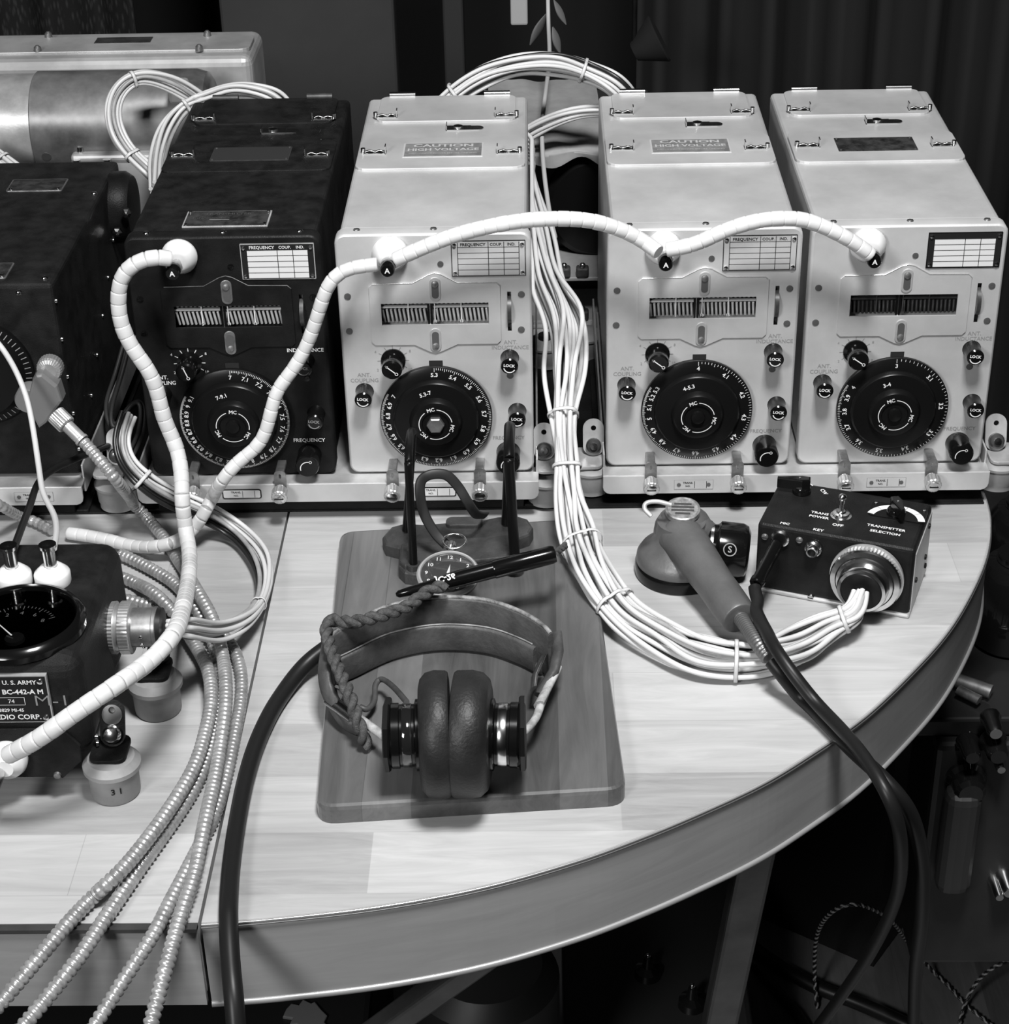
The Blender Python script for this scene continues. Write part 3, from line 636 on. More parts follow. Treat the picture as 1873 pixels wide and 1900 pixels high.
# ------------------------------------------------------------------ bundles of wire
def bundle(name, label, L, R, n, r, cols, ties=(), cat='wire bundle', twist=.5, wob=.25, seed=1, floor=None, tiem=None, group=None):
    rnd = random.Random(seed); ctrl = pix(L); k = len(ctrl)
    t = thing(name, label, cat, tuple(ctrl[0]), 0, group)
    tg = [(ctrl[min(i+1, k-1)]-ctrl[max(i-1, 0)]).normalized() for i in range(k)]
    fr = []; nr = tg[0].orthogonal().normalized()
    for i in range(k):
        nr = (nr-tg[i]*nr.dot(tg[i])).normalized(); fr.append((nr.copy(), tg[i].cross(nr)))
    for w_ in range(n):
        rho = math.sqrt((w_+.4)/n); ph = w_*2.39996+rnd.random()*.4; pts = []
        for i in range(k):
            a = ph+twist*i*.35; q = rho*R[i]; jx = (rnd.random()-.5)*wob*R[i]; jy = (rnd.random()-.5)*wob*R[i]
            p = ctrl[i]+fr[i][0]*(q*math.cos(a)+jx)+fr[i][1]*(q*math.sin(a)+jy)
            if floor is not None and ctrl[i].z < TT+.025: p.z = ctrl[i].z+(p.z-ctrl[i].z)*.55
            pts.append(p)
        sp = spline(pts, 8)
        if floor is not None:
            for p in sp: p.z = max(p.z, floor(p)+r)
        def make(pp, c=cols[w_ % len(cols)]):
            b = MB(); b.tube(pp, r, c, 7); o = b.build('wire', t, world=True)
            if c is WIREB: o['label'] = 'black wire'
        FLEX.append([sp, r, label, make])
    TIES.append((t, ctrl, ties, r, tiem, label))
    return t
TIES = []
flo = lambda p: TT if p.y < .55 and p.z < TT+.06 and p.y > -.472 else -9
BX0 = Vector((.309, -.120, TT+.0002)); BRZ = math.radians(-20.4)
U = Vector((math.cos(BRZ), math.sin(BRZ), 0)); V = Vector((-math.sin(BRZ), math.cos(BRZ), 0))     # V points away from the viewer
def LB(x, y, ax, v):          # pixel to box-local point on a local plane
    o = CP; d = (CF + CR*((x-936.5)/FPX) - CU*((y-950.4)/FPX))
    o = o-BX0; ol = Vector((o.dot(U), o.dot(V), o.z)); dl = Vector((d.dot(U), d.dot(V), d.z))
    i = 'xyz'.index(ax); return ol+dl*((v-ol[i])/dl[i])
def pxy(p): q = p-CP; return 936.5+FPX*q.dot(CR)/q.dot(CF), 950.4-FPX*q.dot(CU)/q.dot(CF), 'y', p.y
_c = LB(1610, 1078, 'y', 0); _g = [BX0+U*(_c.x-k*.0)-V*(.0262+k)+Vector((0, 0, .0308-k*.35)) for k in (.0, .007, .018)]
bundle('wire_bundle', 'thick bundle of white wires running down the gap and across to the control box plug',
    [(955, 215, 'y', .345), (970, 330, 'y', .28), (992, 430, 'y', .20), (1012, 520, 'y', .13), (1048, 600, 'y', .07), (1050, 690, 'y', .02), (1046, 780, 'y', -.02), (1050, 860, 'y', -.036), (1058, 930, 'y', -.066), (1075, 1000, 'z', TT+.029), (1105, 1070, 'z', TT+.025), (1155, 1135, 'z', TT+.016), (1230, 1185, 'z', TT+.012), (1310, 1215, 'z', TT+.012), (1400, 1222, 'z', TT+.012), (1480, 1200, 'z', TT+.014), (1540, 1160, 'z', TT+.018), pxy(_g[2]), pxy(_g[1]), pxy(_g[0])],
    [.008, .010, .013, .015, .016, .015, .010, .010, .011, .014, .015, .014, .017, .019, .017, .017, .013, .0072, .0055, .0050], 20, .0020, [WIRE]*5+[WIREB]+[WIRE]*5+[WIREG]+[WIRE]*5, ties=(5.9, 7.2, 9.3, 10.8, 13.7, 16.6), seed=4, floor=flo, twist=.5, wob=.45)
_my = P(200, 1165, 'z', .036).y
bundle('wire_bundle', 'white and black wires looping from the meter box plug back under the black transmitter',
    [(238, 770, 'y', -.006), (224, 815, 'y', -.024), (234, 856, 'y', -.036), (264, 890, 'y', -.050), (310, 920, 'y', -.044), (380, 950, 'y', -.042), (440, 985, 'z', TT+.010), (480, 1030, 'z', TT+.010), (493, 1075, 'z', TT+.012), (482, 1120, 'z', TT+.018), (450, 1155, 'z', TT+.026), (400, 1172, 'z', TT+.036), pxy(Vector((-.0850, _my, .0350))), pxy(Vector((-.0975, _my, .0360)))],
    [.006, .006, .006, .007, .0075, .0085, .009, .009, .007, .005, .006, .008, .007, .004], 8, .0018, [WIRE, WIRE, WIREB, WIRE, WIREG], ties=(3, 9.0), seed=8, floor=flo, twist=.25)
bundle('wire_bundle', 'arched bundle of white wires behind the 5.3-7 and 4-5.3 transmitters',
    [(780, 250, 'y', .34), (830, 185, 'y', .345), (890, 142, 'y', .35), (960, 120, 'y', .36), (1030, 118, 'y', .36), (1090, 133, 'y', .36), (1145, 162, 'y', .35), (1180, 215, 'y', .36), (1190, 290, 'y', .38)],
    [.010, .011, .011, .0105, .011, .0105, .011, .012, .012], 14, .0019, [WIRE]*6+[WIREB], ties=(1.3, 4.9), seed=5, twist=.2)
bundle('wire_bundle', 'short white wires passing behind the gap between the 5.3-7 and 4-5.3 transmitters',
    [(920, 300, 'y', .372), (975, 250, 'y', .372), (1030, 222, 'y', .372), (1080, 208, 'y', .372), (1135, 206, 'y', .372)], [.006, .007, .006, .005, .005], 6, .0018, [WIRE], ties=(3.9,), seed=6)
bundle('wire_bundle', 'white wires arching over the rear of the black transmitter',
    [(555, 260, 'y', .34), (520, 188, 'y', .34), (475, 168, 'y', .34), (430, 165, 'y', .34), (385, 180, 'y', .34), (345, 195, 'y', .335), (310, 235, 'y', .32), (293, 290, 'y', .28), (290, 350, 'y', .22)],
    [.007, .008, .007, .006, .006, .005, .008, .007, .006], 9, .0019, [WIRE, WIRE, WIREG, WIRE], ties=(5.0,), seed=7, twist=.2)
bundle('wire_bundle', 'loop of white wires left of the black transmitter in front of the motor',
    [(430, 230, 'y', .37), (375, 190, 'y', .35), (320, 155, 'y', .34), (262, 142, 'y', .33), (225, 160, 'y', .32), (207, 200, 'y', .31), (215, 250, 'y', .30), (245, 290, 'y', .29), (285, 325, 'y', .28), (320, 370, 'y', .30)],
    [.008, .009, .008, .006, .006, .007, .007, .006, .006, .006], 11, .0019, [WIRE, WIRE, WIRE, WIREG], ties=(3.4, 7.1), seed=9, twist=.25)
bundle('wire_bundle', 'white wires dropping behind the black receiver at the left edge',
    [(-40, 265, 'y', .33), (0, 295, 'y', .32), (35, 320, 'y', .31), (70, 350, 'y', .30)], [.006]*4, 7, .0019, [WIRE], ties=(1.2,), seed=10)
bundle('wire_bundle', 'dim loose wires between the black receiver and the black transmitter',
    [(236, 640, 'y', .10), (222, 700, 'y', .08), (205, 760, 'y', .07), (212, 800, 'y', .06), (235, 760, 'y', .07), (262, 740, 'y', .08), (262, 800, 'y', .06), (240, 850, 'y', .03)], [.004, .005, .005, .005, .004, .004, .004, .004], 3, .0018, [mat('wire_dark', .05, .5)], seed=11)
# single wires
def cable(name, L, r, m, label, cat='cable', sides=12, group=None, n=10, floor=None):
    sp = spline(pix(L), n)
    if floor:
        for p in sp: p.z = max(p.z, floor(p)+r)
    def make(pp):
        b = MB(); b.tube(pp, r, m, sides); tag(b.build(name), label, cat, group)
    FLEX.append([sp, r, label, make])
cable('insulated_wire', [(-20, 620, 'y', -.04), (0, 640, 'y', -.045), (28, 685, 'y', -.05), (50, 740, 'y', -.06), (62, 800, 'y', -.08), (71, 860, 'y', -.11), (80, 915, 'y', -.15), (100, 955, 'y', -.19), (105, 985, 'y', -.225), (100, 1018, 'y', -.262)], .0021, WIRE, 'single white wire dropping to the right-hand post on the meter box', 'wire')
cable('insulated_wire', [(25, 1020, 'y', -.262), (38, 985, 'y', -.22), (55, 940, 'y', -.16), (72, 895, 'y', -.09), (105, 868, 'y', -.05), (150, 848, 'y', -.022), (200, 828, 'y', .02)], .0026, RUB, 'dark sleeved wire from the left-hand post on the meter box', 'wire')
# flexible metal conduits
def conduit(L, r, label, pitch=.0042, group='ribbed metal conduits'):
    sp0 = spline(pix(L), 10)
    def rad(s, i):
        u = (i % 6)/6; return (1.0, 1.03, 1.0, .93, .76, .84)[i % 6]
    def make(pp):
        b = MB(); b.tube(resample(pp, pitch/6), r, HOSE, 12, rad=rad); tag(b.build('metal_conduit'), label, 'conduit', group)
    FLEX.append([sp0, r*1.09, label, make])
z0 = TT+.0048
conduit([(156.5, 821.5, 'y', -.0467), (175, 842, 'y', -.055), (215, 890, 'y', -.07), (255, 940, 'z', TT+.016), (297, 990, 'z', z0), (330, 1040, 'z', z0), (362, 1090, 'z', z0), (393, 1145, 'z', z0+.006), (410, 1200, 'z', z0+.009), (419, 1260, 'z', z0+.009), (418, 1320, 'z', z0+.009), (410, 1380, 'z', z0+.009), (398, 1450, 'z', z0+.009), (380, 1530, 'z', z0+.009), (362, 1620, 'z', z0+.007), (338, 1690, 'z', z0+.005), (318, 1760, 'z', z0+.001), (298, 1830, 'z', z0-.006), (275, 1920, 'z', z0-.02)], .0047, 'ribbed metal conduit running from the right-angle coupling, rightmost at the desk edge')
conduit([(225, 1030, 'z', z0), (280, 1057, 'z', z0), (330, 1090, 'z', z0), (372, 1145, 'z', z0), (398, 1200, 'z', z0), (408, 1260, 'z', z0), (403, 1330, 'z', z0), (388, 1400, 'z', z0), (360, 1465, 'z', z0), (318, 1530, 'z', z0), (264, 1606, 'z', z0), (206, 1688, 'z', z0+.001), (149, 1774, 'z', z0-.001), (93, 1845, 'z', z0-.008), (30, 1920, 'z', z0-.02)], .0047, 'ribbed metal conduit from behind the meter box, second from left at the desk edge')
conduit([(225, 1072, 'z', z0), (286, 1102, 'z', z0), (325, 1140, 'z', z0), (357, 1190, 'z', z0+.004), (385, 1240, 'z', z0+.006), (392, 1300, 'z', z0+.008), (380, 1365, 'z', z0+.009), (360, 1425, 'z', z0+.009), (322, 1490, 'z', z0+.008), (280, 1549, 'z', z0+.003), (224, 1617, 'z', z0), (149, 1688, 'z', z0+.001), (75, 1774, 'z', z0-.001), (0, 1863, 'z', z0-.009), (-50, 1920, 'z', z0-.02)], .0047, 'ribbed metal conduit from behind the meter box, leftmost at the desk edge')
conduit([(228, 1112, 'z', z0), (300, 1130, 'z', z0), (370, 1150, 'z', z0-.0002), (424, 1190, 'z', z0), (446, 1240, 'z', z0), (448, 1295, 'z', z0), (437, 1360, 'z', z0), (423, 1430, 'z', z0), (400, 1510, 'z', z0), (360, 1590, 'z', z0), (318, 1669, 'z', z0+.001), (284, 1736, 'z', z0+.001), (239, 1804, 'z', z0-.006), (165, 1920, 'z', z0-.02)], .0044, 'ribbed metal conduit curving widest right, third from left at the desk edge')
conduit([(-30, 920, 'y', -.044), (0, 938, 'y', -.048), (45, 963, 'z', TT+.005), (98, 985, 'z', TT+.005)], .0042, 'short coil-wrapped conduit behind the meter box at the left edge', pitch=.006)
# thick black cables
cable('black_cable', [(640, 1185, 'z', TT+.020), (605, 1203, 'z', TT+.019), (565, 1235, 'z', TT+.012), (520, 1295, 'z', TT+.0062), (483, 1365, 'z', TT+.006), (458, 1440, 'z', TT+.006), (440, 1530, 'z', TT+.006), (428, 1620, 'z', TT+.006), (424, 1700, 'z', TT+.0062), (428, 1790, 'z', TT-.004), (434, 1850, 'z', TT-.012), (440, 1930, 'z', TT-.03)], .0058, RUB, 'thick black cable from under the headphones hanging over the desk front')
# ------------------------------------------------------------------ wooden board
b = MB(); q = [Vector((.0085, -.3845)), Vector((.2035, -.3685)), Vector((.187, -.034)), Vector((-.0055, -.050))]
pts = []
for i in range(4):
    a, c, d = q[i-1], q[i], q[(i+1) % 4]; e1 = (a-c).normalized(); e2 = (d-c).normalized(); r_ = .013
    p0, p1 = c+e1*r_, c+e2*r_
    for k in range(7): u = k/6; pts.append(tuple(p0*(1-u)**2+c*2*u*(1-u)+p1*u*u))
b.prism(pts, TT+.0002, TT+.0135, BRDW, .003, smooth=False)
tag(b.build('wooden_board'), 'varnished dark wooden board with rounded corners under the headphones', 'board')
BT = TT+.0137
# ------------------------------------------------------------------ headphones
HC = P(842, 1362, 'z', BT+.040)
t = thing('headphones', 'old headphones with leather headband and black ear cushions lying on the wooden board', 'headphones', (HC.x, HC.y, BT))
arc_px = [(612, 1315), (611, 1290), (622, 1268), (655, 1252), (728, 1219), (813, 1203), (900, 1207), (963, 1226), (1010, 1250), (1030, 1272), (1034, 1300)]
ctrl = [P(x, y, 'z', BT+.001) for x, y in arc_px]; sp = spline(ctrl, 8); n = len(sp)
def strip(b, sp, i0, i1, zlo, zhi, th, m, inw=0):
    loops = []
    for i in range(i0, i1):
        tt = (sp[min(i+1, n-1)]-sp[max(i-1, 0)]).normalized(); nn = Vector((tt.y, -tt.x, 0)); p = sp[i]+nn*inw
        a, c = zlo(i), zhi(i); r_ = th*.45
        L = [(p+nn*th/2+Vector((0, 0, a+r_))), (p+nn*th/2+Vector((0, 0, c-r_))), (p+nn*th*.25+Vector((0, 0, c))), (p-nn*th*.25+Vector((0, 0, c))), (p-nn*th/2+Vector((0, 0, c-r_))), (p-nn*th/2+Vector((0, 0, a+r_))), (p-nn*th*.25+Vector((0, 0, a))), (p+nn*th*.25+Vector((0, 0, a)))]
        loops.append([tuple(v) for v in L])
    b.loft(loops, m, smooth=True)
def zt(i):
    u = i/(n-1); return .042-.014*abs(2*u-1)**3
b = MB(); strip(b, sp, 12, n-12, lambda i: .001, zt, .0035, LEA)
b.build('headband', t, world=True)
b = MB(); strip(b, sp, 18, n-18, lambda i: .0005, lambda i: zt(i)*.52, .0045, LEA, .0032)
b.tube([sp[i]+Vector((0, -.004, zt(i)*.54)) for i in range(20, n-20)], .0006, mat('piping', .22, .4, 0, noise=(90, .5, 1.4)), 6); b.build('headband_pad', t, world=True)
b = MB(); b.tube([sp[i]+Vector((0, 0, .0036)) for i in range(16, n-16)], .0042, LEA, 10); b.build('rolled_edge', t, world=True)
b = MB(); b.tube([sp[i]+Vector((0, .0005, zt(i)+.0002)) for i in range(12, n-12)], .0016, LEAL, 8); b.build('worn_top_edge', t, world=True)['label'] = 'pale worn upper edge'
# ear pieces : axis along x
RH = Matrix.Rotation(PI/2, 4, 'Y'); r_ = .0400
xm = HC.x-.0012
for s_, th, nm in ((-1, .0200, 'L'), (1, .0245, 'R')):
    T = Matrix.Translation((xm, HC.y, HC.z)) @ (RH if s_ > 0 else Matrix.Rotation(-PI/2, 4, 'Y')) @ Matrix.Rotation(math.radians(2.5), 4, 'X')
    b = MB(T); b.lathe([(.012, .0006), (.034, .0006), (.0385, .0014), (.0396, .003), (.0400, th*.5), (.0385, th*.78), (.0345, th*.95), (.030, th), (.022, th)], CUSH, seg=56); b.build('ear_cushion', t, world=True)
    b = MB(T); b.lathe([(.0225, th-.002), (.0225, th+.002), (.0195, th+.003), (.0195, th+.012), (.0205, th+.0125), (.0205, th+.017), (.0190, th+.0185), (0, th+.0185)], BKL, seg=40); b.build('earphone_shell', t, world=True)
    b = MB(T); b.lathe([(.0197, th+.0045), (.0200, th+.005), (.0200, th+.0100), (.0197, th+.0105)], mat('bakelite_gloss', .01, .08, 0, coat=1) if s_ < 0 else CHR, seg=40)
    if s_ > 0: b.lathe([(.0202, th+.012), (.0202, th+.0122)], BKL, seg=40)
    b.build('shell_ring', t, world=True)
    # yoke bracket
    X = xm+s_*(th+.0125); b = MB()
    pr = [(-.020, .0), (-.021, .012), (-.014, .022), (-.004, .0275), (.008, .0265), (.017, .019), (.021, .006), (.0205, -.012), (.013, -.022), (0, -.026), (-.012, -.0235), (-.0195, -.014)]
    T2 = Matrix.Translation((X+s_*.006, HC.y, HC.z)) @ (RH if s_ > 0 else Matrix.Rotation(-PI/2, 4, 'Y'))
    b = MB(T2); b.lathe([(.0225, -.001), (.0235, 0), (.0235, .0025), (.0215, .0034), (0, .0034)], BKD, seg=8, smooth=False); b.build('yoke', t, world=True)
# sliding rods from the band ends
b = MB(); b.tube(spline(pix([(618, 1300, 'z', BT+.012), (645, 1318, 'z', BT+.013), (680, 1343, 'z', BT+.016), (728, 1378, 'z', BT+.022)]), 6), (.0030, .0022), FABT, 8); b.build('adjusting_rod', t, world=True)['label'] = 'white-taped rod'
b = MB(); b.tube(spline(pix([(1026, 1252, 'z', BT+.018), (1005, 1305, 'z', BT+.020), (990, 1340, 'z', BT+.022), (953, 1378, 'z', BT+.024)]), 6), (.0034, .0026), FABT, 8); b.build('adjusting_rod', t, world=True)['label'] = 'white-taped rod'
b = MB(); b.tube(pix([(609, 1296, 'z', BT+.016), (632, 1312, 'z', BT+.017), (655, 1330, 'z', BT+.018)]), (.0048, .0018), CLM, 8); b.tube(pix([(600, 1278, 'z', BT+.016), (640, 1296, 'z', BT+.019)]), (.004, .003), LEAL, 8); b.build('slide_buckle', t, world=True)
b = MB(); b.tube(pix([(1008, 1218, 'z', BT+.022), (992, 1255, 'z', BT+.022), (990, 1278, 'z', BT+.022)]), (.0034, .0012), CLM, 8); b.tube(pix([(1034, 1242, 'z', BT+.020), (1012, 1285, 'z', BT+.022), (1000, 1308, 'z', BT+.022)]), (.0045, .0026), FABT, 8)
b.tube(pix([(1033, 1178, 'z', BT+.030), (1036, 1210, 'z', BT+.028), (1028, 1245, 'z', BT+.024), (1000, 1290, 'z', BT+.016)]), (.0048, .0030), LEA, 8); b.build('slide_buckle', t, world=True)
b = MB(); b.tube(spline(pix([(612, 1180, 'z', BT+.034), (606, 1215, 'z', BT+.030), (603, 1250, 'z', BT+.026), (612, 1290, 'z', BT+.018), (640, 1335, 'z', BT+.010), (668, 1352, 'z', BT+.006)]), 6), (.0062, .0035), LEA, 8)
b.tube(spline(pix([(603, 1195, 'z', BT+.030), (598, 1240, 'z', BT+.022), (602, 1285, 'z', BT+.012), (640, 1345, 'z', BT+.004)]), 6), .0022, LEAL, 8); b.build('end_strap', t, world=True)
b = MB(); b.tube(spline(pix([(668, 1312, 'z', BT+.012), (682, 1316, 'z', BT+.010), (695, 1300, 'z', BT+.010), (697, 1272, 'z', BT+.012), (709, 1261, 'z', BT+.014), (730, 1275, 'z', BT+.02), (755, 1303, 'z', BT+.034)]), 8), .0020, LEA, 8); b.build('earphone_wire', t, world=True)
# twisted cord of the headset
def twisted(b, L, r, m, pitch=.018):
    sp = resample(spline(pix(L), 10), .0015)
    for k in range(2):
        out = []
        for i, p in enumerate(sp):
            tt = (sp[min(i+1, len(sp)-1)]-sp[max(i-1, 0)]).normalized(); u = tt.cross(Vector((.3, .2, 1))).normalized(); v = tt.cross(u); a = 2*PI*i*.0015/pitch+PI*k
            out.append(p+u*math.cos(a)*r*.8+v*math.sin(a)*r*.8)
        b.tube(out, r, m, 8)
b = MB(); twisted(b, [(830, 1090, 'z', .034), (812, 1090, 'z', .034), (797, 1096, 'z', .032), (780, 1108, 'z', .030), (750, 1128, 'z', .0275), (700, 1145, 'z', .027), (650, 1154, 'z', .025), (616, 1152, 'z', .023), (606, 1170, 'z', .022), (614, 1205, 'z', .019), (632, 1250, 'z', .015), (652, 1300, 'z', .008), (668, 1350, 'z', -.004), (680, 1384, 'z', BT+.004)], .0027, CORD)
b.build('twisted_cord', t, world=True)['label'] = 'brown twisted cord'
# ------------------------------------------------------------------ plug lying over the watch
a = P(735, 1104, 'z', .010); c = P(1030, 1028, 'z', .028)
u = (c-a).normalized(); t = thing('cord_adapter', 'long glossy black cylindrical plug lying across the pocket watch', 'plug', tuple(a))
b = MB(); T = Matrix.Translation(a) @ u.to_track_quat('Z', 'Y').to_matrix().to_4x4(); L = (c-a).length
b.lathe([(.0012, 0), (.0026, .002), (.0035, L*.10), (.0042, L*.22), (.0058, L*.34), (.0062, L*.40), (.0062, L*.615)], BKL, seg=28, M=T); b.build('plug_tip', t, world=True)
b = MB(); b.lathe([(.0064, L*.612), (.0067, L*.62), (.0067, L*.975), (.0060, L), (.003, L+.0008)], BKL, seg=28, M=T); b.build('plug_body', t, world=True)
b = MB(); up = Vector((0, -.5, .86)); up = (up-u*up.dot(u)).normalized(); sd = up.cross(u)
TM = Matrix(((u.x, -sd.x, up.x, 0), (u.y, -sd.y, up.y, 0), (u.z, -sd.z, up.z, 0), (0, 0, 0, 1)))
pp = a+u*L*.315+up*.0063; b.text('JC-26', 0, 0, 0, .0062, WHI, M=Matrix.Translation(pp) @ TM, bold=.03); b.build('lettering', t, world=True)['label'] = 'white hand-painted letters'
b = MB(); twisted(b, [(1030, 1027, 'z', .028), (1040, 1020, 'z', .026), (1050, 1012, 'z', .023)], .0016, CORD, .012); b.build('plug_cord', t, world=True)
# ------------------------------------------------------------------ calendar-type stand with two black arches
t = thing('desk_stand', 'dark metal desk stand with two tall black arches on the rear of the board', 'stand', (.087, -.085, BT))
b = MB(Matrix.Translation((0, 0, BT)))
o = [(.030, -.078), (.033, -.088), (.044, -.0935), (.045, -.120), (.050, -.128), (.060, -.131), (.127, -.118), (.132, -.112), (.133, -.082), (.142, -.076), (.145, -.066), (.141, -.054), (.131, -.0475), (.117, -.050), (.104, -.055), (.093, -.0575), (.080, -.0575), (.060, -.060), (.046, -.058), (.036, -.063)]
b.prism(o, 0, .0110, CASTI, .0022); b.build('stand_base', t, world=True)
b = MB(Matrix.Translation((0, 0, BT))); b.prism([(.046, -.094), (.131, -.083), (.131, -.110), (.127, -.1155), (.060, -.128), (.050, -.125), (.046, -.119)], .0105, .0150, CASTI, .0015); b.prism(rr(.078, -.068, .106, -.055, .005), .0105, .0145, CASTI, .001); b.build('base_block', t, world=True)
for xf, yf, xb, yb, xt, yt, r_ in ((768, 1052, 754, 985, 761, 815, .0031), (956, 1040, 940, 972, 944, 806, .0040)):
    A = P(xf, yf, 'z', BT+.012); Bk = P(xb, yb, 'z', BT+.012); C_ = P(xt, yt, 'y', (A.y+Bk.y)/2)
    hz = C_.z-.012; pts = [A]
    for k in range(0, 11):
        a_ = PI*k/10; c0 = (A+Bk)/2; rad = (Bk-A)/2
        pts.append(Vector((C_.x, 0, 0))*0+Vector((A.x+(C_.x-A.x)*.85+(Bk.x-A.x)*0, 0, 0))+Vector((0, c0.y-rad.y*math.cos(a_), hz+.012*math.sin(a_))))
    pts.append(Bk); b = MB(); b.tube(resample(spline(pts, 5), .002), r_, BKD, 12); b.cyl(A-Vector((0, 0, .006)), A+Vector((0, 0, .003)), r_*1.8, CASTI, 16); b.build('arch', t, world=True)
# leather strap with watch
b = MB(); b.tube(spline(pix([(829, 1012, 'z', .006), (808, 990, 'z', .014), (788, 955, 'z', .028), (780, 920, 'z', .042), (782, 893, 'z', .052), (800, 881, 'z', .056), (828, 882, 'z', .054), (850, 903, 'z', .044), (870, 935, 'z', .030), (885, 955, 'z', .012), (902, 957, 'z', -.004)]), 8), (.0038, .0011), mat('dark_leather', .018, .5), 8, flat=(1, 0, 0))
tag(b.build('leather_strap'), 'dark leather strap looped behind the pocket watch over the stand', 'strap')
wc = P(832, 1066, 'z', .004); t = thing('pocket_watch', 'pocket watch with dark dial and bow ring leaning under the black plug', 'watch', tuple(wc))
T = Matrix.Translation(wc) @ Matrix.Rotation(math.radians(14), 4, 'X') @ Matrix.Rotation(math.radians(-3), 4, 'Z')
b = MB(T); b.lathe([(.012, -.0105), (.018, -.0085), (.0218, -.004), (.0225, 0)], STL, seg=48); b.build('watch_case', t, world=True)
b = MB(T); b.lathe([(.0226, -.001), (.0228, .0008), (.0215, .0024), (.0203, .0026), (.0197, .0012)], ALU2, seg=48, open=True); b.build('bezel', t, world=True)
b = MB(T); b.lathe([(.0200, -.0005), (.0200, .0009), (0, .0009)], mat('watch_dial', .05, .25, 0, coat=.6), seg=48)
for i in range(12):
    a = PI/2-2*PI*(i+1)/12; b.text(str(i+1), .0158*math.cos(a), .0158*math.sin(a), .0011, .0046, WHI, bold=.02)
b.arc(0, -.0085, .0011, .0052, 0, 2*PI, .0004, WHI, 24); b.build('watch_dial', t, world=True)
b = MB(T); b.lathe([(.0200, .0019), (.0150, .0029), (.0060, .0033), (0, .0033)], GLS, seg=48, open=True); b.build('crystal', t, world=True)
b = MB(T)
for a, l, w_ in ((84, .0085, .0011), (-100, .012, .0008)):
    a = math.radians(a); ux, uy = math.cos(a), math.sin(a); b.prism([(-uy*w_, ux*w_), (uy*w_, -ux*w_), (ux*l, uy*l)], .0014, .0017, WHI)
b.build('hand', t, world=True)
b = MB(T); b.cyl((0, .022, -.001), (0, .0275, -.001), .0024, CHR, 12); b.cyl((0, .0275, -.001), (0, .0315, -.001), .0038, CHR, 20); b.build('crown', t, world=True)
b = MB(T); b.tube([(.0085*math.cos(PI*2*k/24)+.002, .0325+.0075*math.sin(PI*2*k/24), .001) for k in range(25)], .0009, CHR, 8); b.build('bow', t, world=True)
# ------------------------------------------------------------------ control box
t = thing('control_box', 'black control box with toggle, knobs and a big round plug, at right on the desk', 'control box', tuple(BX0), BRZ)
BW, BD, BH = .1150, .0690, .0585
b = MB(); b.box((0, 0, .0022), (BW, BD, BH), BLK, .0035, 3); b.build('box_body', t)
b = MB(); b.box((-.0004, -.0012, 0), (BW+.0006, BD+.0005, .0032), ALU2, .0012); b.build('base_tray', t)
b = MB(); b.box((BW-.0006, .004, .003), (BW+.0007, BD-.002, BH-.006), ALUD, .0004)
TS = Matrix.Translation((BW+.0007, 0, 0)) @ Matrix.Rotation(PI/2, 4, 'Z') @ RX
for y, z in ((.012, .026), (.055, .047), (.052, .022), (.056, .012)): b.lathe([(.0022, 0), (.0020, .0012), (0, .0016)], BLK, (y, z), 10, M=TS)
b.build('side_plate', t)
b = MB(); zt_ = BH+.0001
def tx(s, px, py, sz, m=WHI, rot=0, ax='CENTER', bold=.02):
    q_ = LB(px, py, 'z', BH); b.text(s, q_.x, q_.y, zt_, sz, m, rot=rot, ax=ax, bold=bold)
tx('TRANS', 1522, 953, .0042); tx('POWER', 1520, 960, .0042); tx('OFF', 1555, 975, .0046); tx('MIC', 1457, 972, .0040); tx('KEY', 1519, 984, .0044); tx('TRANSMITTER', 1645, 980, .0043); tx('SELECTION', 1643, 989, .0043); tx('CW', 1529, 913, .0046, rot=-.9)
p_ = LB(1479, 905, 'z', BH); b.arc(p_.x, p_.y-.003, BH+.0003, .0140, math.radians(150), math.radians(40), .0009, WHI, 16)
b.build('top_lettering', t); b = MB()
q_ = LB(1664, 960, 'z', BH); b.prism(rr(q_.x-.0205, q_.y-.004, q_.x+.0205, q_.y+.0165, .003), BH-.0005, BH+.0008, BKD)
b.arc(q_.x, q_.y-.006, BH+.001, .0190, math.radians(168), math.radians(12), .0050, mat('paper_white', .75, .5), 24)
for k in range(1, 5): a = math.radians(168-31.2*k); b.add([(q_.x+r_*math.cos(a+e), q_.y-.006+r_*math.sin(a+e), BH+.0012) for r_, e in ((.0165, -.01), (.0215, -.01), (.0215, .01), (.0165, .01))], [(0, 1, 2, 3)], GRI)
for s_ in (-1, 1): b.lathe([(.0014, BH), (.0012, BH+.0016), (0, BH+.0018)], CHR, (q_.x+s_*.0178, q_.y+.0138), 10)
b.build('selector_scale', t)
def barknob(c, rz, L=.0125):
    b = MB(Matrix.Translation((c.x, c.y, BH)) @ Matrix.Rotation(rz, 4, 'Z'))
    b.lathe([(.0070, .0005), (.0068, .0040), (.0058, .0055), (0, .0055)], BKL, seg=28)
    o = [(-.0060, -.0032), (-.0060, .0032), (0, .0042), (L, .0014), (L, -.0014), (0, -.0042)]
    b.prism(o, .004, .0125, BKL, .0012); b.lathe([(.0008, .0124), (.0008, .0128), (0, .0128)], CHR, (.002, 0), 8)
    b.build('pointer_knob', t)
barknob(LB(1488, 914, 'z', BH), math.radians(192), .0185); barknob(LB(1663, 955, 'z', BH), math.radians(-62), .0150)
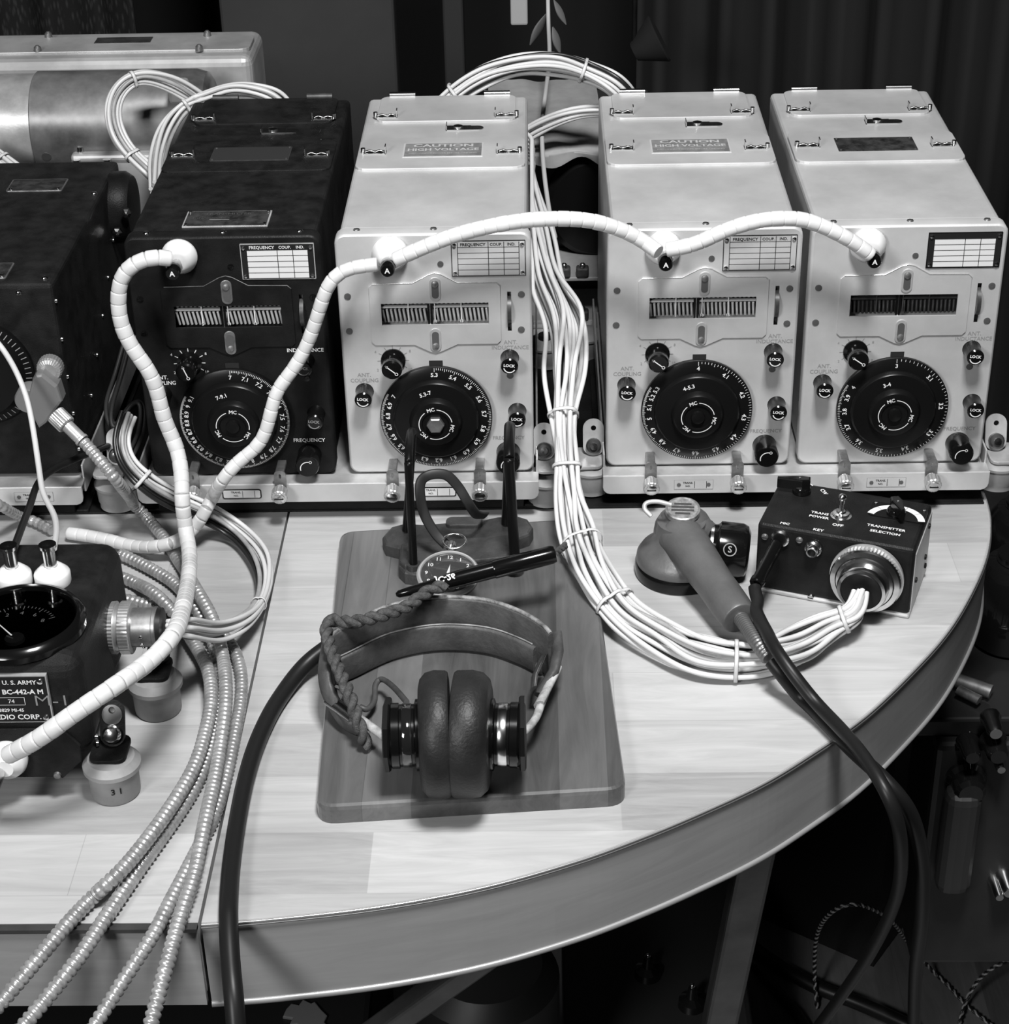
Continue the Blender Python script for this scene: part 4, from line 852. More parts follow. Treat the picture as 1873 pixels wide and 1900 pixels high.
c = LB(1561, 958, 'z', BH); b = MB(); b.lathe([(.0078, BH), (.0078, BH+.0008), (.0062, BH+.0012), (.0060, BH+.0032), (.0036, BH+.0036), (.0030, BH+.0046), (0, BH+.0046)], CHR, (c.x, c.y), 28)
b.cyl((c.x, c.y, BH+.004), (c.x-.0005, c.y+.0025, BH+.0125), .0016, CHR, 12, r2=.0024); b.sphere((c.x-.0006, c.y+.0029, BH+.0140), .0031, CHR, 16); b.build('toggle_switch', t)
FM = RX      # front face: local (u,v,w)->(x, -w, z)
c = LB(1511, 1016, 'y', 0); b = MB(FM); b.lathe([(.0062, .0005), (.0066, .0015), (.0062, .0030), (.0050, .0038), (.0046, .0075), (.0040, .0082), (.0030, .0080), (.0030, .0050)], CHR, (c.x, c.z), 28, open=True); b.lathe([(.0031, .0052), (0, .0052)], HOL, (c.x, c.z), 20); b.build('key_jack', t)
b = MB(FM)
for px, py in ((1420, 996), (1484, 1002), (1505, 1108)): c = LB(px, py, 'y', 0); screw(b, c.x, c.z, .0002, .0026, CHR if px > 1500 else STL)
b.build('face_screws', t)
c = LB(1449, 998, 'y', 0); b = MB(FM); b.lathe([(.0068, .0), (.0068, .002), (.0055, .003)], CHR, (c.x, c.z), 24); b.build('mic_jack', t)
e = LB(1407, 1078, 'y', -.042)
pl = thing('microphone_plug', 'black cylindrical plug pushed into the MIC socket of the control box', 'plug', tuple(BX0), BRZ)
b = MB(); d0 = (e-Vector((c.x, 0, c.z))).normalized(); b.cyl(Vector((c.x, 0, c.z))+d0*.0068, e, .0050, BKL, 24, r2=.0046, bev=.0008); d_ = (e-Vector((c.x, 0, c.z))).normalized(); b.cyl(e-d_*.002, e+d_*.0035, .0054, BKL, 24, bev=.0008); b.cyl(e+d_*.003, e+d_*.0040, .0045, BKL, 20); b.build('plug_sleeve', pl)
c = LB(1610, 1078, 'y', 0)
pg = thing('round_connector', 'large nickel screw-ring plug with white wires on the control box front', 'connector', tuple(BX0), BRZ)
c.z = max(c.z, .0308)
b = MB(FM); b.lathe([(.0240, .0005), (.0262, .0010), (.0268, .0030), (.0268, .0052)], ALU2, (c.x, c.z), 96); b.lathe([(.0255, .0050), (.0255, .0100)], CHR, (c.x, c.z), 120, knurl=.018); b.lathe([(.0258, .0098), (.0250, .0115), (.0215, .0125)], CHR, (c.x, c.z), 64, open=True); b.build('screw_ring', pg)
b = MB(FM); b.lathe([(.0212, .0120), (.0205, .0135), (.0185, .0142), (.0178, .0175), (.0182, .0190), (.0182, .0215), (.0172, .0235), (.0150, .0240)], CHR, (c.x, c.z), 56, open=True); b.build('clamp_ring', pg)
b = MB(FM); b.lathe([(.0152, .0230), (.0142, .0245), (.0100, .0235), (0, .0225)], RUB, (c.x, c.z), 40); b.build('grommet', pg)
# cables of plug and handset, hanging over the curved desk edge
em = BX0+U*(e+d_*.0064).x+V*(e+d_*.0064).y+Vector((0, 0, (e+d_*.0064).z)); pj = em-CP
px_, py_ = 936.5+FPX*pj.dot(CR)/pj.dot(CF), 950.4-FPX*pj.dot(CU)/pj.dot(CF)
cable('black_cable', [(px_, py_, 'y', em.y), (px_-5, py_+26, 'y', em.y-.010), (1411, 1150, 'z', TT+.036), (1434, 1195, 'z', TT+.041), (1470, 1248, 'z', TT+.033), (1515, 1305, 'z', TT+.018), (1560, 1352, 'z', TT+.0165), (1602, 1402, 'z', TT+.0165), (1650, 1480, 'z', TT+.008), (1672, 1560, 'z', TT-.03), (1665, 1660, 'z', TT-.11), (1620, 1760, 'z', TT-.20), (1560, 1850, 'z', TT-.30), (1500, 1930, 'z', TT-.42)], .0046, RUB, 'black cable from the MIC plug crossing the curved desk edge', group='black cables over the right edge')
cable('black_cable', [(1432, 1227, 'z', TT+.0290), (1452, 1253, 'z', TT+.023), (1492, 1302, 'z', TT+.005), (1545, 1355, 'z', TT+.005), (1590, 1400, 'z', TT+.005), (1645, 1450, 'z', TT+.002), (1690, 1510, 'z', TT-.02), (1712, 1600, 'z', TT-.08), (1712, 1700, 'z', TT-.15), (1700, 1800, 'z', TT-.24), (1696, 1930, 'z', TT-.36)], .0052, RUB, 'black cable from the spring end of the handset going over the edge', group='black cables over the right edge')
# ------------------------------------------------------------------ handset
hc = P(1262, 1062, 'z', TT)
t = thing('handset', 'grey hand microphone handset with black earpiece lying beside the control box', 'handset', tuple(hc))
b = MB(); b.lathe([(.0300, TT+.0002), (.0338, TT+.0010), (.0342, TT+.0040), (.0342, TT+.0100), (.0335, TT+.0115)], BKL, (hc.x, hc.y), 64); b.build('mouthpiece_ring', t, world=True)
b = MB(); b.lathe([(.0325, TT+.010), (.0334, TT+.0120), (.0328, TT+.0170), (.0300, TT+.0215), (.0235, TT+.0260), (.0190, TT+.0330), (.0180, TT+.045)], GREY, (hc.x, hc.y), 56)
b.build('mouthpiece_cup', t, world=True)
hd = P(1257, 985, 'y', hc.y+.004); e = P(1374, 1150, 'z', TT+.020)
b = MB()
sp = spline([hd+Vector((-.004, .003, .001)), hd+(e-hd)*.18, hd+(e-hd)*.40, hd+(e-hd)*.62, hd+(e-hd)*.84, hd+(e-hd)*.97, e], 10); N = len(sp)
def hr(s, i):
    u = i/(N-1); base = .0185*(1-u)**1.6+.0118*(1-(1-u)**1.6)+.0012*math.sin(PI*min(1, max(0, (u-.5)*2)))
    if u < .10: base *= math.sqrt(max(.02, 1-((.10-u)/.10)**2))
    if u > .90: base *= math.sqrt(max(.05, 1-((u-.90)/.105)**2))
    return base
b.tube(sp, 1.0, GREY, 28, rad=lambda s, i: hr(s, i)); b.sphere(hd+Vector((.005, .004, -.003)), .0225, GREY, 32, (1, .95, .95)); b.build('handle', t, world=True)
b = MB(); nrm = (CP-hd).normalized(); nrm = (nrm*.25+Vector((0, 0, 1))*.95).normalized(); hp = hd+Vector((.004, .004, -.003))+nrm*.0222
T = Matrix.Translation(hp) @ nrm.to_track_quat('Z', 'Y').to_matrix().to_4x4()
b.lathe([(.0130, -.003), (.0130, .0008), (.0118, .0014), (.0112, .0008), (0, .0008)], mat('emblem_grey', .3, .4, .4, noise=(200, .5, 1.2)), seg=36, M=T)
for k, wd in ((-.0055, .0055), (-.002, .0085), (.0015, .0085), (.005, .0065)): b.prism([(-wd, k-.0009), (wd, k-.0009), (wd, k+.0009), (-wd, k+.0009)], .0006, .0011, CASTI, M=T)
b.build('emblem_plate', t, world=True)
# earpiece
ec = P(1352, 1020, 'z', TT+.0215); ax = Vector((.985, -.14, -.06)).normalized()
T = Matrix.Translation(ec-ax*.011) @ ax.to_track_quat('Z', 'Y').to_matrix().to_4x4()
b = MB(T); b.lathe([(.0150, -.006), (.0178, -.004), (.0180, .0010), (.0190, .0030), (.0208, .0040), (.0208, .0205), (.0190, .0245), (.0150, .0265), (0, .027)], BKL, seg=56); b.lathe([(.0182, -.0030), (.0184, -.0008)], CHR, seg=48); b.build('earpiece', t, world=True)
b = MB(); b.tube(spline([ec-ax*.017, hd+(ec-hd)*.45+Vector((0, .002, .004)), hd+(e-hd)*.12], 8), 1.0, GREY, 24, rad=lambda s, i: .0150-.0022*math.sin(PI*min(1, i/16))); b.build('earpiece_neck', t, world=True)
en = T @ Vector((0, 0, .012)); nv = (CP-en).normalized(); nv = (nv-ax*nv.dot(ax)).normalized(); T3 = Matrix.Translation(en+nv*.0207) @ nv.to_track_quat('Z', 'Y').to_matrix().to_4x4()
b = MB(T3); b.arc(0, 0, .0006, .0046, 0, 2*PI, .0008, STL, 24); b.text('S', 0, 0, .0006, .0068, STL, bold=.02); b.build('earpiece_mark', t, world=True)
b = MB(); b.tube(spline(pix([(1209, 958, 'z', .022), (1197, 945, 'z', .026), (1200, 934, 'z', .029), (1220, 931, 'z', .030), (1246, 937, 'z', .028)]), 8), .0018, ALU2, 8); b.build('hanging_loop', t, world=True)
b = MB()
for px, py in ((1333, 1107), (1368, 1098)):
    q_ = P(px, py, 'z', TT+.028); f_ = (q_-hd).dot((e-hd).normalized()); cc = hd+(e-hd).normalized()*f_; nn = (q_-cc).normalized(); s_ = cc+nn*.0117
    T3 = Matrix.Translation(s_) @ nn.to_track_quat('Z', 'Y').to_matrix().to_4x4(); b.prism(rr(-.0028, -.0016, .0028, .0016, .0012), -.002, .0012, ALU2, .0005, M=T3)
b.build('handle_studs', t, world=True)
b = MB(); sp = resample(spline(pix([(1374, 1146, 'z', TT+.021), (1392, 1172, 'z', TT+.027), (1408, 1196, 'z', TT+.031), (1428, 1222, 'z', TT+.029)]), 12), .00055)
b.tube(sp, .0056, mat('spring_grey', .16, .35, .6), 16, rad=lambda s, i: 1.0 if i % 6 < 3 else .82); b.build('strain_relief', t, world=True)
# ------------------------------------------------------------------ meter box
X1 = -.1335; YF = -.358; YK = -.2120; ZB, ZT2 = -.004, .0725; X0 = -.330
t = thing('meter_box', 'black meter box with two white insulators on top and a nameplate, lower left', 'relay box', (-.20, -.29, TT))
b = MB(); b.box((X0, YF, ZB), (X1, YK, ZT2), BLW, .013, 5); b.build('box_body', t, world=True)
b = MB(Matrix.Translation((0, YF+.0005, 0)) @ RX); b.prism([(X0+.006, -.0165), (-.1565, -.0165), (-.1545, -.0175), (-.1410, -.004), (-.1400, .008), (-.150, .022), (X0+.006, .022)], 0, .0020, BLW, .0006)
b.lathe([(.0026, .002), (.0022, .0036), (0, .004)], STL, (-.1575, -.0145), 10); b.build('front_plate', t, world=True)
def on_front(px, py): return P(px, py, 'y', YF-.002)
# nameplate
tr = on_front(79, 1253); br_ = on_front(95, 1339); b = MB(Matrix.Translation((0, YF+.0000, 0)) @ RX); nx1 = tr.x+.002; nx0 = nx1-.072; nz1, nz0 = tr.z, br_.z
b.prism([(nx0, nz0), (nx1, nz0), (nx1, nz1), (nx0, nz1)], -.001, .0026, ALU2); b.rect(nx0+.0007, nz0+.0007, nx1-.0007, nz1-.0007, .0028, BLI)
hh = nz1-nz0
b.text('SIGNAL CORPS U. S. ARMY', nx1-.0065, nz0+hh*.86, .003, .0044, WHI, ax='RIGHT', bold=.02); b.text('RELAY UNIT BC-442-A M', nx1-.0030, nz0+hh*.66, .003, .0050, WHI, ax='RIGHT', bold=.03)
b.text('74', nx1-.024, nz0+hh*.46, .003, .0042, WHI); b.text('-3829 MI-45', nx1-.017, nz0+hh*.27, .003, .0034, WHI, ax='RIGHT', bold=.02); b.text('RADIO CORP.', nx1-.007, nz0+hh*.12, .003, .0052, WHI, ax='RIGHT', bold=.02)
for z_ in (nz0+hh*.38, nz0+hh*.54): b.rect(nx0+.01, z_, nx1-.0155, z_+.0003, .003, WHI)
b.rect(nx1-.0158, nz0+hh*.38, nx1-.0155, nz0+hh*.54, .003, WHI)
for z_ in (nz0+.004, nz1-.004): b.lathe([(.0021, .0028), (.0018, .0040), (0, .0046)], CHR, (nx1-.004, z_), 12)
b.build('nameplate', t, world=True)
b = MB(Matrix.Translation((0, YF-.0002, 0)) @ RX); b.text('M-1', nx1+.0015, nz0+hh*.47, .0032, .0115, mat('pencil', .22, .7), bold=-.01, sx=1.25); b.build('scratched_mark', t, world=True)['label'] = 'hand-scratched grey mark'
# meter on top
MTK = mat('meter_tick', .10, .6)
mc_ = P(34, 1152, 'z', ZT2+.004); b = MB(); b.lathe([(.0420, ZT2-.001), (.0420, ZT2+.003), (.0395, ZT2+.0065), (.0370, ZT2+.0075), (.0360, ZT2+.0060), (.0352, ZT2+.0035)], BKL, (mc_.x, mc_.y), 72, open=True); mt_ = b.build('meter', t, world=True)
b = MB(); b.lathe([(.0355, ZT2+.003), (0, ZT2+.003)], mat('meter_face', .018, .4), (mc_.x, mc_.y), 48)
for k in range(21):
    a = math.radians(150-6*k); r0 = .0215 if k % 5 == 0 else .0235; q0 = .0255; w_ = .00022
    b.add([(mc_.x+r0*math.cos(a)-w_*math.sin(a), mc_.y-.008+r0*math.sin(a)+w_*math.cos(a), ZT2+.0034), (mc_.x+r0*math.cos(a)+w_*math.sin(a), mc_.y-.008+r0*math.sin(a)-w_*math.cos(a), ZT2+.0034), (mc_.x+q0*math.cos(a)+w_*math.sin(a), mc_.y-.008+q0*math.sin(a)-w_*math.cos(a), ZT2+.0034), (mc_.x+q0*math.cos(a)-w_*math.sin(a), mc_.y-.008+q0*math.sin(a)+w_*math.cos(a), ZT2+.0034)], [(0, 1, 2, 3)], MTK)
    if k % 5 == 0: b.text(str(k//5*2), mc_.x+.0175*math.cos(a), mc_.y-.008+.0175*math.sin(a), ZT2+.0034, .005, MTK)
b.build('meter_face', mt_, world=True)
b = MB(); s0 = P(22, 1180, 'z', ZT2+.005); s1 = P(-12, 1150, 'z', ZT2+.005); b.cyl(s0, s1, .0006, WHI, 6, r2=.0003); b.lathe([(.0065, ZT2+.003), (.0060, ZT2+.005), (0, ZT2+.0055)], BKL, (s0.x+.002, s0.y-.002), 20); b.build('meter_needle', mt_, world=True)
b = MB(); b.lathe([(.0362, ZT2+.0062), (.0250, ZT2+.0068), (0, ZT2+.0070)], GLS, (mc_.x, mc_.y), 48, open=True); b.build('meter_glass', mt_, world=True)
# insulators
for px, py in ((97, 1066), (25, 1068)):
    c = P(px, py, 'z', ZT2+.006); b = MB(); b.lathe([(.0112, ZT2-.001), (.0118, ZT2+.001), (.0118, ZT2+.0070), (.0112, ZT2+.0082), (.0068, ZT2+.0125), (.0055, ZT2+.0128)], CER, (c.x, c.y), 40); b.build('insulator', t, world=True)
    b = MB(); b.lathe([(.0046, ZT2+.011), (.0046, ZT2+.0125), (.0041, ZT2+.013), (.0043, ZT2+.0255), (.0055, ZT2+.0265), (.0057, ZT2+.0290), (.0040, ZT2+.0292), (0, ZT2+.0285)], CHR, (c.x, c.y), 24); b.build('binding_post', t, world=True)
c = on_front(16, 1404); b = MB(Matrix.Translation((0, YF-.001, 0)) @ RX); b.lathe([(.0118, 0), (.0128, .002), (.0128, .006), (.0110, .0100), (.0070, .0125), (.0060, .0140), (0, .014)], CER, (c.x, c.z), 40); b.build('insulator', t, world=True)
b = MB(Matrix.Translation((0, YF-.012, 0)) @ RX); b.lathe([(.0046, 0), (.0046, .022), (.0056, .023), (.0058, .030), (.0040, .0305), (.0034, .028), (0, .028)], CHR, (c.x-.004, c.z-.003), 24); b.build('binding_post', t, world=True)
# connector on the right side
cn = P(196, 1165, 'x', X1+.003); TC = Matrix.Translation((X1-.001, cn.y if cn.y < -.25 else cn.y, .036)) @ Matrix.Rotation(PI/2, 4, 'Y')
cy_ = P(200, 1165, 'z', .036).y; TC = Matrix.Translation((X1-.001, cy_, .036)) @ Matrix.Rotation(PI/2, 4, 'Y')
b = MB(TC); b.lathe([(.0175, .0005), (.0178, .0040)], BRS, seg=90, knurl=.02); b.lathe([(.0160, .0035), (.0160, .0072)], BRS, seg=40); b.lathe([(.0172, .0070), (.0178, .0075), (.0178, .0140), (.0172, .0146), (.0140, .0148)], BRS, seg=90, knurl=.012); b.build('knurled_ring', t, world=True)
b = MB(TC); b.lathe([(.0132, .0145), (.0132, .0285), (.0138, .0290), (.0138, .0310), (.0128, .0320)], STL, seg=48)
for k in range(4): a = 1.5+k*.5; b.lathe([(.0012, 0), (.0011, .0008), (0, .001)], CHR, (0, 0), 8, M=Matrix.Rotation(a-PI, 4, 'Z') @ Matrix.Translation((.0130, 0, .022)) @ Matrix.Rotation(PI/2, 4, 'Y'))
b.build('connector_barrel', t, world=True)
b = MB(TC); b.lathe([(.0134, .0310), (.0130, .0345), (.0080, .0350), (0, .0350)], RUB, seg=40); b.build('grommet', t, world=True)
# brackets, snap slides and rubber feet
for fx, fy, tall in ((-.1245, -.350, 1), (-.1120, -.262, 0)):
    b = MB(); b.lathe([(.0150, TT+.0002), (.0158, TT+.0015), (.0162, TT+.0180), (.0170, TT+.0200), (.0186, TT+.0210), (.0186, TT+.0240), (.0150, TT+.0285), (.008, TT+.0300)], CUP, (fx, fy), 48)
    if tall: b.text('3 1', 0, 0, .0164, .0062, BLI, M=Matrix.Translation((fx, fy, TT+.012)) @ RX @ Matrix.Rotation(.30, 4, 'Y'), bold=.02)
    b.build('rubber_foot', t, world=True)
    b = MB(); b.prism(rr(fx-.0125, fy-.010, fx+.011, fy+.018, .006), TT+.0300, TT+.0325, BLK, .0006)
    MM = Matrix.Translation((fx+.001, fy+.006, TT+.032)) @ Matrix.Rotation(math.radians(-28 if tall else -75), 4, 'X') @ RX
    b.holed(rr(-.0080, 0, .0080, .030, .0075, 6), [circ(0, .0235, .0019, 10)], 0, .0018, BLK, M=MM)
    b.build('foot_bracket', t, world=True)
    b = MB(); b.lathe([(.0062, 0), (.0060, .0035), (.0045, .0055), (.0022, .0062), (0, .0062)], CHR, M=MM @ Matrix.Translation((0, .008, .0018)), seg=24); b.holed(circ(0, .0205, .0066, 20), [circ(0, .0235, .0022, 10)], .0018, .0026, CHR, M=MM); b.build('snap_slide', t, world=True)
b = MB(); 
for y_, z_ in ((-.318, .012), (-.345, -.001), (-.345, .004)):
    b.lathe([(.0022, 0), (.0018, .0014), (0, .0018)], CHR, M=Matrix.Translation((X1, y_, z_)) @ Matrix.Rotation(PI/2, 4, 'Y'), seg=10)
b.build('side_screws', t, world=True)
for x_ in (-.300,):
    for y_ in (-.35, -.262):
        b = MB(); b.lathe([(.0150, TT+.0002), (.0162, TT+.0180), (.0186, TT+.0210), (.0186, TT+.0240), (.008, TT+.0320)], CUP, (x_, y_), 32); b.build('rubber_foot', t, world=True)
# ------------------------------------------------------------------ black receiver at the far left with its rack
xr = -.2150; t = thing('radio_receiver', 'large black receiver at the left edge with right-angle metal coupling on its front', 'radio receiver', (-.36, .1, 0))
b = MB(); b.box((-.56, .002, .001), (xr, .268, .166), BLW, .004, 3)
for i in range(5): screw(b, 0, 0, 0, .0019, CHR, M=Matrix.Translation((xr, .006+.0*i, .150-.032*i)) @ Matrix.Rotation(PI/2, 4, 'Y'), slot=False)
for i in range(6): screw(b, 0, 0, 0, .0019, CHR, M=Matrix.Translation((xr, .030+.036*i, .020+.019*i)) @ Matrix.Rotation(PI/2, 4, 'Y'), slot=False)
for px, py in ((35, 543), (83, 517), (175, 360)): q_ = P(px, py, 'z', .166); screw(b, q_.x, q_.y, .166, .0025, CHR, slot=False)
b.build('case', t, world=True)
b = MB(Matrix.Translation((0, .002, 0)) @ RX); c = P(-42, 690, 'y', 0)
b.lathe([(.044, 0), (.044, .004), (.038, .006), (.034, .012), (0, .012)], BKD, (c.x, c.z), 56)
for k in range(60): a = 2*PI*k/60; b.add([(c.x+r_*math.cos(a+e), c.z+r_*math.sin(a+e), .0062-(r_-.038)*.33+.0004) for r_, e in ((.0385, -.008), (.0428, -.008), (.0428, .008), (.0385, .008))], [(0, 1, 2, 3)], GRI)
b.build('dial', t, world=True)
for x0p, y0p, x1p, y1p, tilt in ((10, 357, 128, 333, 0), (-60, 519, 28, 489, 0)):
    a = P(x0p, y0p, 'z', .166); c = P(x1p, y1p, 'z', .166); b = MB(); b.prism(rr(a.x, a.y, c.x, c.y, .002), .1655, .1668, STL, .0002); b.prism(rr(a.x+.0012, a.y+.0015, c.x-.0012, c.y-.0015, .001), .166, .1670, PLT)
    for x_ in (a.x+.004, c.x-.004): b.lathe([(.0018, .167), (.0015, .1682), (0, .1686)], CHR, (x_, a.y+.004), 8)
    b.build('name_plate', t, world=True)
c = P(216, 385, 'y', .235); b = MB(Matrix.Translation((xr-.004, .235, c.z)) @ Matrix.Rotation(PI/2, 4, 'Y'))
b.lathe([(.028, 0), (.031, .002), (.031, .014), (.027, .020), (.012, .022), (0, .022)], BLK, seg=40); b.build('round_cover', t, world=True)
b = MB()
for px, py in ((219, 430), (236, 394)): c = P(px, py, 'y', .20); b.lathe([(.0042, 0), (.0042, .003), (.002, .0045), (0, .005)], CHR, M=Matrix.Translation(c) @ Matrix.Rotation(PI/2, 4, 'X'), seg=6, smooth=False)
b.build('hex_nuts', t, world=True)
# right-angle coupling
t2 = thing('angle_coupling', 'cast grey right-angle coupling joined to a metal conduit on the black receiver', 'coupling', tuple(P(95, 740, 'y', -.02)))
yc = -.030; o = [P(x, y, 'y', yc) for x, y in ((62, 700), (68, 692), (80, 690), (108, 713), (117, 742), (88, 782), (74, 792), (62, 770), (54, 735))]
b = MB(Matrix.Translation((0, yc, 0)) @ RX); b.prism([(p.x, p.z) for p in o], -.010, .004, mat('coupling_grey', .19, .45, .3), .0022); b.build('coupling_body', t2, world=True)
c = P(83, 705, 'y', yc); b = MB(Matrix.Translation((0, yc, 0)) @ RX); b.lathe([(.0100, -.016), (.0100, -.009), (.0090, -.0070), (.0060, -.0060), (0, -.0060)], BRS, (c.x+.002, c.z+.004), 56, knurl=.03); b.build('knurled_cap', t2, world=True)
c = P(50, 748, 'y', yc); b = MB(Matrix.Translation((0, yc, 0)) @ RX); b.lathe([(.0105, -.016), (.0105, -.004), (.0095, -.002), (0, -.002)], mat('coupling_grey', .13), (c.x, c.z), 40); b.build('rear_boss', t2, world=True)
a = P(96, 762, 'y', -.032); c = P(118, 785, 'y', -.037); e_ = P(150, 815, 'y', -.045); dd = (e_-a).normalized()
b = MB(Matrix.Translation(a) @ dd.to_track_quat('Z', 'Y').to_matrix().to_4x4()); L = (e_-a).length
b.lathe([(.0072, L*.12), (.0076, L*.14), (.0076, L*.50), (.0070, L*.53)], BRS, seg=48, knurl=.06); b.build('knurled_nut', t2, world=True)
b = MB(Matrix.Translation(a) @ dd.to_track_quat('Z', 'Y').to_matrix().to_4x4()); b.lathe([(.0050, L*.5), (.0050, L*.98), (.0056, L), (.0056, L*1.06)], ALU2, seg=32); b.build('ferrule', t2, world=True)
rack(-.58, -.2112, -.0005, 0, 'aluminium mounting rack under the large black receiver', ((-.250, 0),), tabs=(0, 0), ext=(0, -.002))
for x_ in (-.231, -.30):
    b = MB(RX); b.lathe([(.0062, .024), (.0066, .025), (.0066, .0335), (.0058, .0345), (.004, .035), (0, .035)], BRS, (x_, -.0075), 36, knurl=.04); b.prism(rr(x_-.0047, -.010, x_+.0047, .012, .004), .018, .0195, STL)
    b.build('thumb_nut', t)
# ------------------------------------------------------------------ bare metal power unit with motor, behind left
YS = .475; a = P(-70, 105, 'y', YS); c = P(466, 105, 'y', YS); zt3 = c.z; yb3 = P(400, 66, 'z', zt3).y
t = thing('power_unit', 'bare metal power unit with cylindrical motor behind the black receiver', 'power unit', (-.24, .44, TT))
b = MB(); b.box((a.x, YS, TT+.0004), (c.x, yb3+.02, zt3), ALUD, .010, 4); b.build('cabinet', t, world=True)
b = MB(); q0 = P(0, 104, 'z', zt3); q1 = P(462, 68, 'z', zt3); b.prism(rr(q0.x-.06, q0.y+.002, c.x-.004, q1.y, .010), zt3-.001, zt3+.0025, ALUD, .0008)
a_ = P(175, 86, 'z', zt3); c_ = P(285, 74, 'z', zt3); b.prism([(a_.x, a_.y), (c_.x, a_.y), (c_.x, c_.y), (a_.x, c_.y)], zt3+.002, zt3+.0030, DKG)
for px, py in ((70, 94), (90, 68), (370, 92), (385, 66)): q_ = P(px, py, 'z', zt3+.003); b.lathe([(.004, zt3+.002), (.0035, zt3+.006), (.0015, zt3+.008), (0, zt3+.008)], STL, (q_.x, q_.y), 12)
b.build('top_cover', t, world=True)
MOT = mat('motor_case', .20, .38, .5, noise=(16, .5, 1.5), rvar=.08)
yc = .412; cz = P(200, 222, 'y', yc).z-.002; xa, xb, xc = P(-80, 214, 'y', yc).x, P(75, 214, 'y', yc).x, P(398, 214, 'y', yc).x
TM_ = Matrix.Translation((0, yc, cz)) @ Matrix.Rotation(PI/2, 4, 'Y')
b = MB(TM_); b.lathe([(.0455, xa), (.0455, xb+.004)], ALU2, seg=64); b.build('motor_end_cap', t, world=True)['label'] = 'brighter end cap'
b = MB(TM_); b.lathe([(.0465, xb), (.0475, xb+.001), (.0475, xc-.014), (.0445, xc-.004), (.0380, xc), (0, xc)], MOT, seg=64)
for x_ in (-.305, -.255, -.212): b.lathe([(.0045, .0460), (.0045, .0478), (0, .0478)], STD, (0, 0), 14, M=Matrix.Translation((0, 0, x_)) @ Matrix.Rotation(math.radians(-68), 4, 'Z') @ Matrix.Rotation(PI/2, 4, 'Y') if False else Matrix.Translation((0, 0, 0)) @ Matrix.Rotation(math.radians(-68), 4, 'Z') @ Matrix.Translation((0, 0, x_)) @ Matrix.Rotation(PI/2, 4, 'Y'))
b.build('motor_body', t, world=True)
b = MB(); a = P(120, 300, 'y', .335); c = P(300, 300, 'y', .335); b.box((a.x, .356, a.z-.010), (c.x, .46, a.z-.002), ALUD, .003); b.box((a.x, .358, TT+.002), (c.x, .366, a.z-.006), ALUD, .001)
for px in (132, 190): q_ = P(px, 320, 'y', .332); b.cyl((q_.x, .356, a.z-.03), (q_.x, .356, a.z-.006), .004, CHR, 10)
b.lathe([(.0035, a.z-.002), (.0030, a.z+.003), (0, a.z+.004)], CHR, (P(150, 305, 'y', .36).x, .366), 10)
b.build('mounting_foot', t, world=True)
b = MB(); a = P(300, 190, 'y', .33); b.prism([(P(302, 0, 'y', .33).x*0+P(305, 172, 'y', .33).x, 0), (P(340, 180, 'y', .33).x, .004), (P(342, 205, 'y', .33).x, .022), (P(305, 210, 'y', .33).x, .030)], P(305, 212, 'y', .33).z, P(305, 172, 'y', .33).z, ALU2) if False else b.box((P(303, 190, 'y', .33).x, .355, P(303, 212, 'y', .33).z), (P(338, 190, 'y', .33).x, .375, P(303, 172, 'y', .33).z), ALU2, .003); b.build('terminal_block', t, world=True)
# ------------------------------------------------------------------ dark equipment in the gap between the transmitters
t = thing('equipment_case', 'dark equipment case with a round black cover in the gap behind the racks', 'equipment case', (.20, .45, TT))
zc = P(1040, 265, 'y', .42).z; DKB = mat('case_grey', .035, .5, .2)
b = MB(); b.box((.115, .42, TT+.0004), (.265, .58, zc), DKB, .004); b.build('case', t, world=True)
c = P(1112, 385, 'y', .40); b = MB(Matrix.Translation((0, .42, 0)) @ RX); b.lathe([(.052, 0), (.052, .018), (.046, .024), (0, .026)], BKD, (c.x, c.z), 56); b.build('round_cover', t, world=True)
b = MB()
for z_, x0_, x1_ in ((P(1070, 527, 'y', .33).z, 1035, 1110), (P(1070, 607, 'y', .33).z, 985, 1110)):
    b.box((P(x0_, 560, 'y', .33).x, .345, max(z_-.004, TT+.0004)), (P(x1_, 560, 'y', .33).x+.03, .42, z_), ALUD, .001)
    for px in (1048, 1082): q_ = P(px, 560, 'y', .33); b.box((q_.x-.006, .343, z_), (q_.x+.006, .353, z_+.010), CASTI, .002); b.sphere((q_.x, .345, z_+.012), .003, CHR, 10)
q_ = P(1090, 640, 'y', .328); b.box((q_.x-.014, .341, max(q_.z-.010, TT+.0004)), (q_.x+.02, .346, q_.z+.016), ALUD, .001); q_ = P(1012, 640, 'y', .328); b.box((q_.x-.012, .341, max(q_.z-.008, TT+.0004)), (q_.x+.010, .346, q_.z+.014), ALUD, .001)
b.build('front_bracket', t, world=True)
